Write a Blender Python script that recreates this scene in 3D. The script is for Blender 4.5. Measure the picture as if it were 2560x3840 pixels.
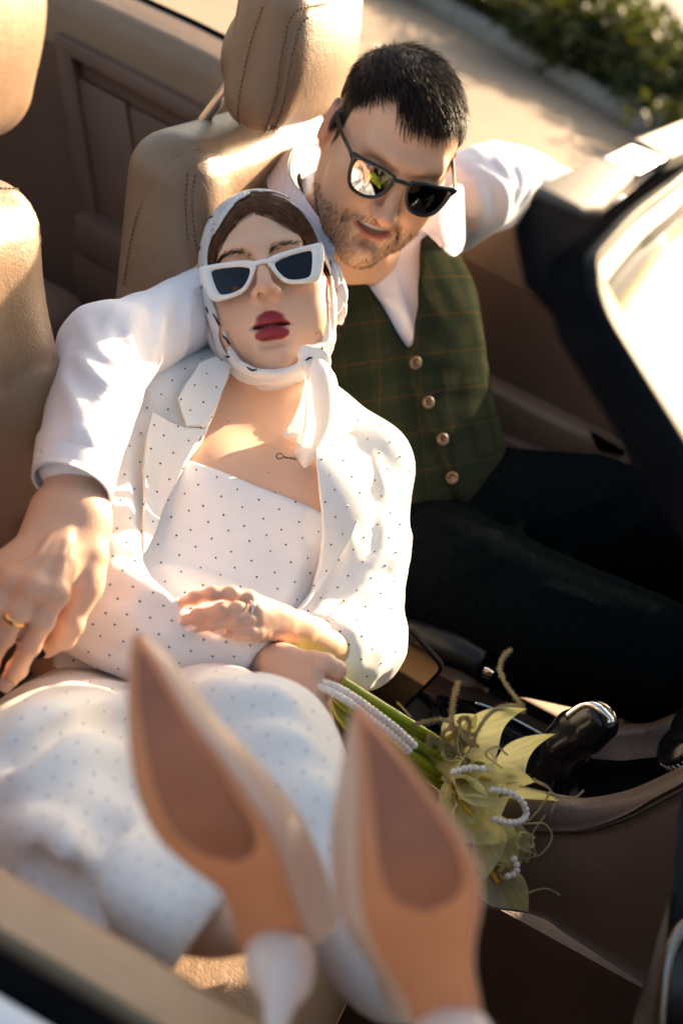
import bpy, bmesh, math, random
import numpy as np
from mathutils import Vector, Matrix
from mathutils.bvhtree import BVHTree
for _o in list(bpy.data.objects): bpy.data.objects.remove(_o)
SC = bpy.context.scene
COL = SC.collection
rng = np.random.default_rng(7); random.seed(7)
# ---------------------------------------------------------------- camera, sky, sun, exposure
CAM = np.array([0., 0., 1.5]); FPX = 5000.0           # metres; focal length in pixels of the 2560x3840 photograph
_a, _p, _r = (math.radians(v) for v in (9, 28, 23))   # azimuth off the car's left axis, pitch down, roll
_h = np.array([-math.sin(_a), math.cos(_a), 0]); _z = np.array([0, 0, 1.])
VIEW = _h*math.cos(_p) - _z*math.sin(_p)
_r0 = np.array([math.cos(_a), math.sin(_a), 0]); _u0 = _h*math.sin(_p) + _z*math.cos(_p)
RIGHT = _r0*math.cos(_r) + _u0*math.sin(_r); UP = -_r0*math.sin(_r) + _u0*math.cos(_r)
cam_d = bpy.data.cameras.new('camera'); cam = bpy.data.objects.new('camera', cam_d); COL.objects.link(cam)
cam_d.sensor_fit = 'VERTICAL'; cam_d.sensor_height = 36; cam_d.sensor_width = 24; cam_d.lens = FPX/3840*36
cam_d.clip_start = 0.05; cam_d.clip_end = 400
_m = Matrix.Identity(4)
for i in range(3):
    _m[i][0] = RIGHT[i]; _m[i][1] = UP[i]; _m[i][2] = -VIEW[i]; _m[i][3] = CAM[i]
cam.matrix_world = _m
cam_d.dof.use_dof = True; cam_d.dof.focus_distance = 1.39; cam_d.dof.aperture_fstop = 3.6
SC.camera = cam
SUN_EL, SUN_AZ = 21.5, 70.0                            # elevation; azimuth from +X (car front) towards +Y (far side)
w = bpy.data.worlds.new('World'); SC.world = w; w.use_nodes = True
_nt = w.node_tree; _bg = _nt.nodes['Background']; _sky = _nt.nodes.new('ShaderNodeTexSky')
_sky.sky_type = 'NISHITA'; _sky.sun_disc = False
_sky.sun_elevation = math.radians(SUN_EL); _sky.sun_rotation = math.radians(90 - SUN_AZ)
_sky.air_density = 1.0; _sky.dust_density = 4.5; _sky.ozone_density = 1.0
_tint = _nt.nodes.new('ShaderNodeMix'); _tint.data_type = 'RGBA'; _tint.blend_type = 'MULTIPLY'; _tint.inputs['Factor'].default_value = 1.0
_tint.inputs['B'].default_value = (1.07, 1.0, .87, 1)     # one even tint over the whole sky: the photograph's warm white balance
_nt.links.new(_sky.outputs[0], _tint.inputs['A']); _nt.links.new(_tint.outputs['Result'], _bg.inputs[0]); _bg.inputs[1].default_value = 0.10
_sl = bpy.data.lights.new('sun', 'SUN'); _sl.energy = 5.0; _sl.angle = math.radians(0.55); _sl.color = (1.0, 0.74, 0.47)
sun = bpy.data.objects.new('sun', _sl); COL.objects.link(sun)
SUND = Vector((math.cos(math.radians(SUN_EL))*math.cos(math.radians(SUN_AZ)), math.cos(math.radians(SUN_EL))*math.sin(math.radians(SUN_AZ)), math.sin(math.radians(SUN_EL))))
sun.rotation_euler = SUND.to_track_quat('Z', 'Y').to_euler(); sun.location = SUND*20
SC.view_settings.view_transform = 'Standard'; SC.view_settings.look = 'None'
SC.view_settings.exposure = 1.97; SC.view_settings.gamma = 1.0; SC.view_settings.use_curve_mapping = False
SC.render.engine = 'CYCLES'; SC.cycles.use_denoising = True
try: SC.cycles.denoiser = 'OPENIMAGEDENOISE'
except Exception: pass
SC.cycles.max_bounces = 8; SC.cycles.transparent_max_bounces = 12; SC.cycles.caustics_reflective = False; SC.cycles.caustics_refractive = False

def RAY(x, y): return (x-1280)/FPX*RIGHT + (1920-y)/FPX*UP + VIEW
def P(x, y, t): return CAM + t*RAY(x, y)
def PL(pts): return [P(*q) for q in pts]
def onZ(x, y, v): d = RAY(x, y); return CAM + (v-CAM[2])/d[2]*d
def onY(x, y, v): d = RAY(x, y); return CAM + (v-CAM[1])/d[1]*d
def pix(w):
    d = np.asarray(w) - CAM; t = d@VIEW
    return 1280 + FPX*(d@RIGHT)/t, 1920 - FPX*(d@UP)/t, t
# ---------------------------------------------------------------- object helpers
def tag(o, label=None, cat=None, group=None, kind=None):
    for k, v in (('label', label), ('category', cat), ('group', group), ('kind', kind)):
        if v: o[k] = v
    return o
def empty(name, loc=(0, 0, 0), label=None, cat=None, group=None):
    o = bpy.data.objects.new(name, None); COL.objects.link(o); o.location = Vector(loc); o.empty_display_size = 0.05
    return tag(o, label, cat, group)
def link(name, me, mat=None, parent=None, smooth=True):
    o = bpy.data.objects.new(name, me); COL.objects.link(o)
    if mat is not None:
        me.materials.clear(); me.materials.append(mat)
    if smooth and len(me.polygons): me.polygons.foreach_set('use_smooth', np.ones(len(me.polygons), bool))
    if parent is not None:
        o.parent = parent; pl = Vector((0, 0, 0)); q = parent
        while q is not None: pl += q.location; q = q.parent
        o.location = -pl                                # mesh data is in world coordinates; parents only translate
    return o
def mesh_np(name, V, Fc, mat=None, parent=None, smooth=True, cols=None):
    me = bpy.data.meshes.new(name)
    V = np.asarray(V, np.float32); Fc = np.asarray(Fc, np.int32)
    n = Fc.shape[1]
    me.vertices.add(len(V)); me.vertices.foreach_set('co', V.ravel())
    me.loops.add(Fc.size); me.loops.foreach_set('vertex_index', Fc.ravel())
    me.polygons.add(len(Fc)); me.polygons.foreach_set('loop_start', np.arange(0, Fc.size, n, dtype=np.int32))
    me.update(calc_edges=True); me.validate()
    if cols is not None:
        ca = me.color_attributes.new('Col', 'FLOAT_COLOR', 'POINT')
        c4 = np.ones((len(V), 4), np.float32); c4[:, :cols.shape[1]] = cols
        ca.data.foreach_set('color', c4.ravel())
    return link(name, me, mat, parent, smooth)
def from_bm(name, bm, mat=None, parent=None, smooth=False):
    me = bpy.data.meshes.new(name); bmesh.ops.recalc_face_normals(bm, faces=bm.faces[:]); bm.to_mesh(me); bm.free()
    return link(name, me, mat, parent, smooth)
def smooth_by_angle(o, deg=40):
    me = o.data
    bm = bmesh.new(); bm.from_mesh(me); lim = math.radians(deg)
    for f in bm.faces: f.smooth = True
    for e in bm.edges:
        e.smooth = not (len(e.link_faces) == 2 and e.calc_face_angle(0) > lim)
    bm.to_mesh(me); bm.free(); return o
def box(name, lo, hi, mat, parent=None, bev=0.0, seg=2):
    bm = bmesh.new(); bmesh.ops.create_cube(bm, size=1)
    lo = np.array(lo, float); hi = np.array(hi, float)
    for v in bm.verts: v.co = Vector((lo+hi)/2 + np.array(v.co)*(hi-lo))
    if bev: bmesh.ops.bevel(bm, geom=bm.edges[:], offset=bev, segments=seg, profile=0.6, affect='EDGES')
    o = from_bm(name, bm, mat, parent); return smooth_by_angle(o) if bev else o
def catmull(pts, n):
    pts = np.asarray(pts, float)
    if len(pts) < 3: 
        t = np.linspace(0, 1, n)[:, None]; return pts[0]*(1-t)+pts[-1]*t
    A = np.vstack([2*pts[0]-pts[1], pts, 2*pts[-1]-pts[-2]])
    s = np.linspace(0, len(pts)-1-1e-9, n); i = s.astype(int); f = (s-i)[:, None]
    p0, p1, p2, p3 = A[i], A[i+1], A[i+2], A[i+3]
    return 0.5*((2*p1)+(p2-p0)*f+(2*p0-5*p1+4*p2-p3)*f**2+(3*p1-p0-3*p2+p3)*f**3)
def tube_np(path, rad, sides=8, cap=True):
    path = np.asarray(path, float); n = len(path); rad = np.broadcast_to(np.asarray(rad, float), (n,))
    T = np.gradient(path, axis=0); T /= np.linalg.norm(T, axis=1)[:, None]+1e-12
    ref = np.array([0, 0, 1.]) if abs(T[0][2]) < .9 else np.array([1., 0, 0])
    N = np.cross(T[0], ref); N /= np.linalg.norm(N); V = []
    ang = np.linspace(0, 2*np.pi, sides, endpoint=False)
    for i in range(n):
        N = N - T[i]*(N@T[i]); N /= np.linalg.norm(N)+1e-12; B = np.cross(T[i], N)
        V.append(path[i]+rad[i]*(np.cos(ang)[:, None]*N+np.sin(ang)[:, None]*B))
    V = np.vstack(V); Fq = []
    for i in range(n-1):
        for k in range(sides):
            a = i*sides+k; b = i*sides+(k+1) % sides; Fq.append((a, b, b+sides, a+sides))
    if cap:
        c0 = len(V); V = np.vstack([V, path[0], path[-1]])
        for k in range(sides):
            k2 = (k+1) % sides; Fq.append((c0, k2, k, k)); a = (n-1)*sides; Fq.append((c0+1, a+k, a+k2, a+k2))
    return V, np.array(Fq)
def join_np(parts):
    V = []; Fq = []; o = 0
    for v, f in parts: V.append(v); Fq.append(f+o); o += len(v)
    return np.vstack(V), np.vstack(Fq)
def fixq(F):                                             # quads with a repeated last index are triangles
    return F
def mesh_mixed(name, V, F, mat, parent=None, smooth=True):
    me = bpy.data.meshes.new(name)
    fl = [tuple(dict.fromkeys(int(i) for i in f)) for f in F]
    me.from_pydata([tuple(v) for v in np.asarray(V)], [], fl); me.update()
    return link(name, me, mat, parent, smooth)
def tube(name, path, rad, mat, parent=None, sides=8, n=None):
    if n: 
        r = np.broadcast_to(np.asarray(rad, float), (len(path),)); R = np.interp(np.linspace(0, 1, n), np.linspace(0, 1, len(r)), r)
        path = catmull(path, n); rad = R
    V, F = tube_np(path, rad, sides); return mesh_mixed(name, V, F, mat, parent)
def grid_surface(ctrl, nu, nv):
    """ctrl: rows x cols x 3 control points -> smooth grid of nu x nv points"""
    ctrl = np.asarray(ctrl, float)
    A = np.stack([catmull(ctrl[i], nv) for i in range(ctrl.shape[0])])
    return np.stack([catmull(A[:, j], nu) for j in range(nv)], axis=1)
def thin(name, G, mat, parent=None):
    nu, nv = G.shape[:2]; i, j = np.meshgrid(np.arange(nu-1), np.arange(nv-1), indexing='ij'); a = (i*nv+j).ravel()
    return mesh_np(name, G.reshape(-1, 3), np.stack([a, a+nv, a+nv+1, a+1], 1), mat, parent)
def sheet(name, G, mat, parent=None, thick=0.004, smooth=True):
    """a grid of points -> closed sheet with thickness"""
    nu, nv = G.shape[:2]
    du = np.gradient(G, axis=0); dv = np.gradient(G, axis=1); N = np.cross(du, dv); N /= np.linalg.norm(N, axis=2)[..., None]+1e-12
    A = (G+N*thick/2).reshape(-1, 3); B = (G-N*thick/2).reshape(-1, 3); V = np.vstack([A, B]); m = nu*nv; F = []
    I = lambda i, j: i*nv+j
    for i in range(nu-1):
        for j in range(nv-1):
            a, b, c, d = I(i, j), I(i+1, j), I(i+1, j+1), I(i, j+1); F.append((a, b, c, d)); F.append((m+d, m+c, m+b, m+a))
    for i in range(nu-1):
        for j, s in ((0, 1), (nv-1, -1)):
            q = (I(i, j), m+I(i, j), m+I(i+1, j), I(i+1, j)); F.append(q if s < 0 else q[::-1])
    for j in range(nv-1):
        for i, s in ((0, 1), (nu-1, -1)):
            q = (I(i, j), I(i, j+1), m+I(i, j+1), m+I(i, j)); F.append(q if s < 0 else q[::-1])
    return mesh_np(name, V, np.array(F), mat, parent, smooth)
# ---------------------------------------------------------------- signed distance modelling
def smin(a, b, k):
    h = np.clip(0.5+0.5*(b-a)/k, 0, 1); return b*(1-h)+a*h-k*h*(1-h)
def smax(a, b, k): return -smin(-a, -b, k)
def nrm(v): v = np.asarray(v, float); return v/(np.linalg.norm(v)+1e-12)
def frame(fwd, up):
    """columns: x = to the figure's left-hand side seen from outside (right), y = forward, z = up"""
    f = nrm(fwd); u = nrm(np.asarray(up)-f*(f@np.asarray(up))); return np.stack([np.cross(f, u), f, u], axis=1)
def nr(q): return np.sqrt(np.einsum('ij,ij->i', q, q))
F32 = np.float32
def d_ell(p, c, r, R=None):
    q = p-np.asarray(c, F32)
    if R is not None: q = q@np.asarray(R, F32)
    q = q/np.asarray(r, F32); k0 = nr(q); k1 = nr(q/np.asarray(r, F32))+F32(1e-9)
    return k0*(k0-1)/k1
def d_cap(p, a, b, ra, rb):
    a = np.asarray(a, F32); ba = np.asarray(b, F32)-a; pa = p-a
    t = np.clip(pa@(ba/(ba@ba+F32(1e-12))), 0, 1); return nr(pa-t[:, None]*ba)-(F32(ra)+F32(rb-ra)*t)
def d_box(p, c, h, r, R=None):
    q = p-np.asarray(c, float)
    if R is not None: q = q@R
    q = np.abs(q)-(np.asarray(h, float)-r); return np.linalg.norm(np.maximum(q, 0), axis=1)+np.minimum(q.max(axis=1), 0)-r
class Sdf:
    """a list of primitives combined in order; every primitive is evaluated only near itself"""
    def __init__(s): s.ops = []
    def add(s, fn, lo, hi, k=0.01, op='u'): s.ops.append((fn, np.asarray(lo, float), np.asarray(hi, float), k, op)); return s
    def ell(s, c, r, R=None, k=0.01, op='u'):
        m = max(r); c = np.asarray(c, float); return s.add(lambda p: d_ell(p, c, r, R), c-m, c+m, k, op)
    def cap(s, a, b, ra, rb=None, k=0.01, op='u'):
        rb = ra if rb is None else rb; a = np.asarray(a, float); b = np.asarray(b, float); m = max(ra, rb)
        return s.add(lambda p: d_cap(p, a, b, ra, rb), np.minimum(a, b)-m, np.maximum(a, b)+m, k, op)
    def chain(s, pts, rads, k=0.01, op='u', kk=None):
        """a tapered limb through points; its own pieces are joined before it is blended in"""
        pts = [np.asarray(q, float) for q in pts]; m = max(rads)
        def fn(p):
            d = None
            for i in range(len(pts)-1):
                e = d_cap(p, pts[i], pts[i+1], rads[i], rads[i+1]); d = e if d is None else (np.minimum(d, e) if not kk else smin(d, e, kk))
            return d
        A = np.array(pts); return s.add(fn, A.min(0)-m, A.max(0)+m, k, op)
    def box(s, c, h, r=0.01, R=None, k=0.01, op='u'):
        m = np.linalg.norm(h); c = np.asarray(c, float); return s.add(lambda p: d_box(p, c, h, r, R), c-m, c+m, k, op)
    def __call__(s, p, band=0.06):
        p = np.asarray(p, F32); d = np.full(len(p), 1.0, F32); X, Y, Z = (np.ascontiguousarray(p[:, i]) for i in range(3))
        for fn, lo, hi, k, op in s.ops:
            if op == 'f': d = fn(p, d); continue
            l = lo-band-k; h = hi+band+k
            msk = np.nonzero((X > l[0]) & (X < h[0]) & (Y > l[1]) & (Y < h[1]) & (Z > l[2]) & (Z < h[2]))[0]
            if not len(msk): continue
            e = fn(p[msk]); c = d[msk]
            if op == 'u': d[msk] = smin(c, e, k) if k else np.minimum(c, e)
            elif op == 's': d[msk] = smax(c, -e, k)
            elif op == 'i': d[msk] = smax(c, e, k)
            elif op == 'a': d[msk] = c+e
        return d
    def bounds(s):
        lo = np.min([o[1] for o in s.ops if o[4] == 'u'], axis=0); hi = np.max([o[2] for o in s.ops if o[4] == 'u'], axis=0); return lo, hi
    def warp(s, fn): s.ops.append((fn, np.zeros(3), np.zeros(3), 0, 'f')); return s     # fn(p, d) -> d
def trace(f, x, y, t0=0.3, t1=3.2, n=70):
    """first hit of the photograph's ray through (x, y) pixels with the surface f = 0"""
    x = np.atleast_1d(np.asarray(x, float)); y = np.atleast_1d(np.asarray(y, float))
    D = (x[:, None]-1280)/FPX*RIGHT+(1920-y[:, None])/FPX*UP+VIEW; L = np.linalg.norm(D, axis=1)
    t = np.full(len(x), t0); alive = np.ones(len(x), bool)
    for _ in range(n):
        if not alive.any(): break
        d = f(CAM+t[alive, None]*D[alive], band=0.3); ta = t[alive]+np.clip(d, -0.05, 0.10)*0.9/L[alive]; t[alive] = ta
        idx = np.nonzero(alive)[0]; alive[idx[(np.abs(d) < 2e-4) | (ta > t1)]] = False
    hit = t < t1
    return CAM+t[:, None]*D, hit
def grad(f, p, e=0.0015):
    g = np.stack([f(p+np.eye(3)[i]*e)-f(p-np.eye(3)[i]*e) for i in range(3)], axis=1); return g/(np.linalg.norm(g, axis=1)[:, None]+1e-9)
def net(f, h, lo=None, hi=None, pad=None, cut=None):
    """surface nets over a sparse grid: returns vertices and quads"""
    if lo is None:
        lo, hi = f.bounds(); 
    pad = 2.5*h if pad is None else pad
    lo = np.asarray(lo, float)-pad; hi = np.asarray(hi, float)+pad
    B = 4; n = np.ceil((hi-lo)/(h*B)).astype(int)
    ci = np.stack(np.meshgrid(*[np.arange(k) for k in n], indexing='ij'), -1).reshape(-1, 3)
    d = f(lo+(ci+0.5)*h*B, band=h*B*2.2); act = ci[np.abs(d) < h*B*1.25]
    N = n*B+1; mask = np.zeros(N, bool)
    for i in range(B+1):
        for j in range(B+1):
            for k in range(B+1): mask[act[:, 0]*B+i, act[:, 1]*B+j, act[:, 2]*B+k] = True
    ids = np.nonzero(mask.ravel())[0]; g = np.stack(np.unravel_index(ids, N), 1)
    D = np.full(N, np.nan, np.float32); D.ravel()[ids] = f(lo+g*h, band=h*8)
    cells = (act[:, None, :]*B+np.stack(np.meshgrid(*[np.arange(B)]*3, indexing='ij'), -1).reshape(1, -1, 3)).reshape(-1, 3)
    corner = np.array([[i, j, k] for i in (0, 1) for j in (0, 1) for k in (0, 1)])
    v8 = np.stack([D[cells[:, 0]+c[0], cells[:, 1]+c[1], cells[:, 2]+c[2]] for c in corner], 1)
    ins = v8 < 0; s = ins.sum(1); keep = (s > 0) & (s < 8); cells = cells[keep]; v8 = v8[keep]; ins = ins[keep]
    acc = np.zeros((len(cells), 3)); cnt = np.zeros(len(cells))
    for a in range(8):
        for b in range(a+1, 8):
            if np.abs(corner[a]-corner[b]).sum() != 1: continue
            m = ins[:, a] != ins[:, b]
            if not m.any(): continue
            t = v8[m, a]/(v8[m, a]-v8[m, b]); acc[m] += corner[a]+t[:, None]*(corner[b]-corner[a]); cnt[m] += 1
    V = lo+(cells+acc/cnt[:, None])*h
    vid = np.full(N, -1, np.int32); vid[cells[:, 0], cells[:, 1], cells[:, 2]] = np.arange(len(cells))
    Q = []
    for ax in range(3):
        b_, c_ = (ax+1) % 3, (ax+2) % 3; e = np.zeros(3, int); e[ax] = 1
        i0 = 0; i1 = int(np.nonzero((corner == e).all(1))[0][0])
        m = ins[:, i0] != ins[:, i1]; cc = cells[m]; flip = ins[m, i0]
        eb = np.zeros(3, int); eb[b_] = 1; ec = np.zeros(3, int); ec[c_] = 1
        ok = (cc[:, b_] > 0) & (cc[:, c_] > 0); cc = cc[ok]; flip = flip[ok]
        q = np.stack([vid[tuple((cc-o).T)] for o in (0*eb, eb, eb+ec, ec)], 1); good = (q >= 0).all(1); q = q[good]; fl = flip[good]
        q[~fl] = q[~fl][:, ::-1]; Q.append(q)
    return V, np.vstack(Q)
def drop(V, Q, keepv):
    """remove vertices where keepv is False"""
    fk = keepv[Q].all(1); Q = Q[fk]; used = np.zeros(len(V), bool); used[Q.ravel()] = True
    m = np.cumsum(used)-1; return V[used], m[Q]
def laplace(V, Q, it=2, lam=0.5):
    n = len(V)
    for _ in range(it):
        acc = np.zeros_like(V); c = np.zeros(n)
        for a, b in ((0, 1), (1, 2), (2, 3), (3, 0)):
            np.add.at(acc, Q[:, a], V[Q[:, b]]); np.add.at(acc, Q[:, b], V[Q[:, a]]); np.add.at(c, Q[:, a], 1); np.add.at(c, Q[:, b], 1)
        V = V+(acc/np.maximum(c, 1)[:, None]-V)*lam
    return V
def in_poly(px, py, poly):
    poly = np.asarray(poly, float); ins = np.zeros(len(px), bool); j = len(poly)-1
    for i in range(len(poly)):
        xi, yi = poly[i]; xj, yj = poly[j]
        c = ((yi > py) != (yj > py)) & (px < (xj-xi)*(py-yi)/(yj-yi+1e-12)+xi); ins ^= c; j = i
    return ins
def pixs(V):
    d = V-CAM; t = d@VIEW; return 1280+FPX*(d@RIGHT)/t, 1920-FPX*(d@UP)/t, t
# ---------------------------------------------------------------- materials
def MAT(name, col, rough=0.6, metal=0.0, noise=0.0, scale=40, bump=0.0, bscale=300, sheen=0.0, sss=0.0, coat=0.0, attr=False, spec=0.5, emit=None, col2=None, trans=0.0, wrinkle=0.0, wscale=25, alpha=1.0, detail=3):
    m = bpy.data.materials.new(name); m.use_nodes = True; nt = m.node_tree; b = nt.nodes['Principled BSDF']; L = nt.links.new
    b.inputs['Base Color'].default_value = (*col, 1); b.inputs['Roughness'].default_value = rough; b.inputs['Metallic'].default_value = metal
    b.inputs['Specular IOR Level'].default_value = spec; b.inputs['Sheen Weight'].default_value = sheen; b.inputs['Coat Weight'].default_value = coat
    b.inputs['Transmission Weight'].default_value = trans
    if sss: 
        b.inputs['Subsurface Weight'].default_value = sss; b.inputs['Subsurface Radius'].default_value = (1.0, 0.35, 0.2); b.inputs['Subsurface Scale'].default_value = 0.006
    tc = nt.nodes.new('ShaderNodeTexCoord'); src = None
    if attr:
        at = nt.nodes.new('ShaderNodeAttribute'); at.attribute_name = 'Col'; src = at.outputs['Color']
    if noise:
        nz = nt.nodes.new('ShaderNodeTexNoise'); nz.inputs['Scale'].default_value = scale; nz.inputs['Detail'].default_value = detail; L(tc.outputs['Object'], nz.inputs['Vector'])
        mx = nt.nodes.new('ShaderNodeMix'); mx.data_type = 'RGBA'; L(nz.outputs['Fac'], mx.inputs['Factor'])
        if src is not None:
            hs = nt.nodes.new('ShaderNodeHueSaturation'); L(src, hs.inputs['Color']); hs.inputs['Value'].default_value = 1-noise; L(hs.outputs[0], mx.inputs['A']); L(src, mx.inputs['B'])
        else:
            c2 = col2 or tuple(min(1, c*(1+noise)) for c in col); c1 = col if col2 else tuple(c*(1-noise) for c in col)
            mx.inputs['A'].default_value = (*c1, 1); mx.inputs['B'].default_value = (*c2, 1)
            rmp = nt.nodes.new('ShaderNodeMapRange'); rmp.inputs[1].default_value = .3; rmp.inputs[2].default_value = .7; L(nz.outputs['Fac'], rmp.inputs[0]); L(rmp.outputs[0], mx.inputs['Factor'])
        src = mx.outputs['Result']
    if src is not None: L(src, b.inputs['Base Color'])
    nrm_ = None
    if bump:
        n2 = nt.nodes.new('ShaderNodeTexNoise'); n2.inputs['Scale'].default_value = bscale; n2.inputs['Detail'].default_value = 2; L(tc.outputs['Object'], n2.inputs['Vector'])
        bp = nt.nodes.new('ShaderNodeBump'); bp.inputs['Strength'].default_value = bump; bp.inputs['Distance'].default_value = 0.002; L(n2.outputs['Fac'], bp.inputs['Height']); nrm_ = bp.outputs[0]
    if wrinkle:
        n3 = nt.nodes.new('ShaderNodeTexNoise'); n3.inputs['Scale'].default_value = wscale; n3.inputs['Detail'].default_value = 4; n3.inputs['Distortion'].default_value = 1.2; L(tc.outputs['Object'], n3.inputs['Vector'])
        b2 = nt.nodes.new('ShaderNodeBump'); b2.inputs['Strength'].default_value = wrinkle; b2.inputs['Distance'].default_value = 0.01; L(n3.outputs['Fac'], b2.inputs['Height'])
        if nrm_ is not None: L(nrm_, b2.inputs['Normal'])
        nrm_ = b2.outputs[0]
    if nrm_ is not None: L(nrm_, b.inputs['Normal'])
    if emit: b.inputs['Emission Color'].default_value = (*emit, 1); b.inputs['Emission Strength'].default_value = 1
    return m
def translucent(m, fac, tint=(1, 1, 1)):
    """thin petals, leaves and silk let light through"""
    nt = m.node_tree; b = nt.nodes['Principled BSDF']; out = [n for n in nt.nodes if n.type == 'OUTPUT_MATERIAL'][0]; t = nt.nodes.new('ShaderNodeBsdfTranslucent'); mx = nt.nodes.new('ShaderNodeMixShader'); mx.inputs[0].default_value = fac
    if b.inputs['Base Color'].is_linked:
        ml = nt.nodes.new('ShaderNodeMix'); ml.data_type = 'RGBA'; ml.blend_type = 'MULTIPLY'; ml.inputs['Factor'].default_value = 1; nt.links.new(b.inputs['Base Color'].links[0].from_socket, ml.inputs['A']); ml.inputs['B'].default_value = (*tint, 1); nt.links.new(ml.outputs['Result'], t.inputs[0])
    else: t.inputs[0].default_value = (*[a*c for a, c in zip(b.inputs['Base Color'].default_value[:3], tint)], 1)
    nt.links.new(b.outputs[0], mx.inputs[1]); nt.links.new(t.outputs[0], mx.inputs[2]); nt.links.new(mx.outputs[0], out.inputs[0]); return m
M = {}
M['leather'] = MAT('taupe_leather', (.25, .160, .098), .42, noise=.10, scale=9, bump=.35, bscale=420, wrinkle=.10, wscale=30)
M['leather_dark'] = MAT('brown_trim_leather', (.145, .080, .053), .5, noise=.12, scale=7, bump=.35, bscale=380)
M['plastic_taupe'] = MAT('grey_taupe_plastic', (.125, .108, .092), .6, noise=.05, scale=20, bump=.12, bscale=600, spec=.2)
M['console_top'] = MAT('console_brown_leather', (.088, .050, .033), .5, noise=.1, scale=9, bump=.4, bscale=380)
M['thread'] = MAT('brown_stitching_thread', (.10, .07, .05), .8)
M['black_gloss'] = MAT('black_gloss_paint', (.006, .007, .009), .16, spec=.35)
M['black_satin'] = MAT('black_satin_plastic', (.006, .0065, .008), .42, noise=.2, scale=60, spec=.3)
M['rubber'] = MAT('black_rubber', (.006, .006, .007), .7, noise=.2, scale=30, spec=.0)
M['frame_paint'] = MAT('black_screen_frame', (.004, .005, .007), .42, spec=.04)
M['carpet'] = MAT('black_carpet', (.005, .0045, .0045), .95, noise=.35, scale=300, bump=.6, bscale=500)
M['chrome'] = MAT('polished_chrome', (.75, .74, .72), .09, metal=1)
M['dark_chrome'] = MAT('smoked_chrome_trim', (.22, .21, .20), .22, metal=1)
M['paint_white'] = MAT('white_car_paint', (.78, .79, .80), .22, coat=.8)
M['gold'] = MAT('warm_gold', (.95, .55, .24), .16, metal=1)
# ---------------------------------------------------------------- the street behind the car
def gpt(x, y, z=0.0): q = onZ(x, y, z); return q
def mat_ground():
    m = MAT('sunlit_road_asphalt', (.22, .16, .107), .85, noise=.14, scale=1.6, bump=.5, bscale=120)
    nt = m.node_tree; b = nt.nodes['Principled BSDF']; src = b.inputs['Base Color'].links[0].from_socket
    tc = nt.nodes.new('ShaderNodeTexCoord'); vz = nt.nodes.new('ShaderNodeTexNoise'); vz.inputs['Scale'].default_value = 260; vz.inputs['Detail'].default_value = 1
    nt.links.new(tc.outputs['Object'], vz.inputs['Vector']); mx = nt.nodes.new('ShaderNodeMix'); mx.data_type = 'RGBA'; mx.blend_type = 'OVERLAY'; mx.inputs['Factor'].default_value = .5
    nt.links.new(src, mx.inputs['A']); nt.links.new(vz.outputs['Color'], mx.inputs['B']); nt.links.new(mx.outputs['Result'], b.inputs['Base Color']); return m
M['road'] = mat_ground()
M['soil'] = MAT('verge_soil', (.035, .027, .018), .95, noise=.4, scale=8, bump=.8, bscale=60)
M['kerb'] = MAT('kerb_concrete', (.27, .25, .225), .85, noise=.15, scale=6, bump=.4, bscale=90)
M['leaf'] = MAT('hedge_leaf', (.018, .030, .006), .6, noise=.5, scale=3, col2=(.07, .075, .010), trans=.0)
translucent(M['leaf'], .4, (1, 1, .5))
M['grass'] = MAT('verge_grass_blade', (.05, .075, .018), .6, noise=.5, scale=5, col2=(.13, .12, .03))
M['bark'] = MAT('hedge_twig_bark', (.06, .04, .025), .9, noise=.3, scale=30)
def quad_sheet(name, pts, mat, **k):
    o = mesh_np(name, np.array(pts), np.array([[0, 1, 2, 3]]), mat, smooth=False); return tag(o, kind='structure', **k)
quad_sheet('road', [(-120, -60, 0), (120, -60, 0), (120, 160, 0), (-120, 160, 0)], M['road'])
KD = nrm(gpt(2420, 500)-gpt(1560, 0)); KN = np.array([-KD[1], KD[0], 0])     # along the kerb, and away from the car
if KN[1] < 0: KN = -KN
K0 = gpt(2000, 256)
def kp(s, n, z=0.0): q = K0+KD*s+KN*n; return np.array([q[0], q[1], z])
VW = 3.2                                                                     # width of the planted verge
V_, F_ = [], []
bm = bmesh.new()
tag(mesh_np('verge', [kp(-40, .14, .10), kp(40, .14, .10), kp(40, VW, .12), kp(-40, VW, .12)], [[0, 1, 2, 3]], M['soil'], smooth=False), kind='structure')
kerb = tag(bpy.data.objects.new('kerb', None), kind='structure'); COL.objects.link(kerb)
def kerb_box(s0, s1, n0, n1, z0, z1):
    bm = bmesh.new(); bmesh.ops.create_cube(bm, size=1)
    for v in bm.verts:
        c = v.co; v.co = Vector(kp(s0 if c.x < 0 else s1, n0 if c.y < 0 else n1, z0 if c.z < 0 else z1))
    bmesh.ops.bevel(bm, geom=bm.edges[:], offset=.012, segments=1, affect='EDGES'); return bm
for i in range(-10, 9): from_bm('kerb_stone', kerb_box(i*1.0+.008, i*1.0+.992, 0, .14, -.05, .125+.004*math.sin(i*2.1)), M['kerb'], kerb)
tag(mesh_np('footpath', [kp(-60, VW, .125), kp(60, VW, .125), kp(60, VW+3.2, .125), kp(-60, VW+3.2, .125)], [[0, 1, 2, 3]], MAT('pale_footpath_paving', (.30, .265, .23), .85, noise=.12, scale=2), smooth=False), kind='structure')
tag(mesh_np('far_road', [kp(-60, VW+3.2, .02), kp(60, VW+3.2, .02), kp(60, 120, .02), kp(-60, 120, .02)], [[0, 1, 2, 3]], MAT('far_grey_asphalt', (.12, .115, .11), .9, noise=.12, scale=1), smooth=False), kind='structure')
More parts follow.
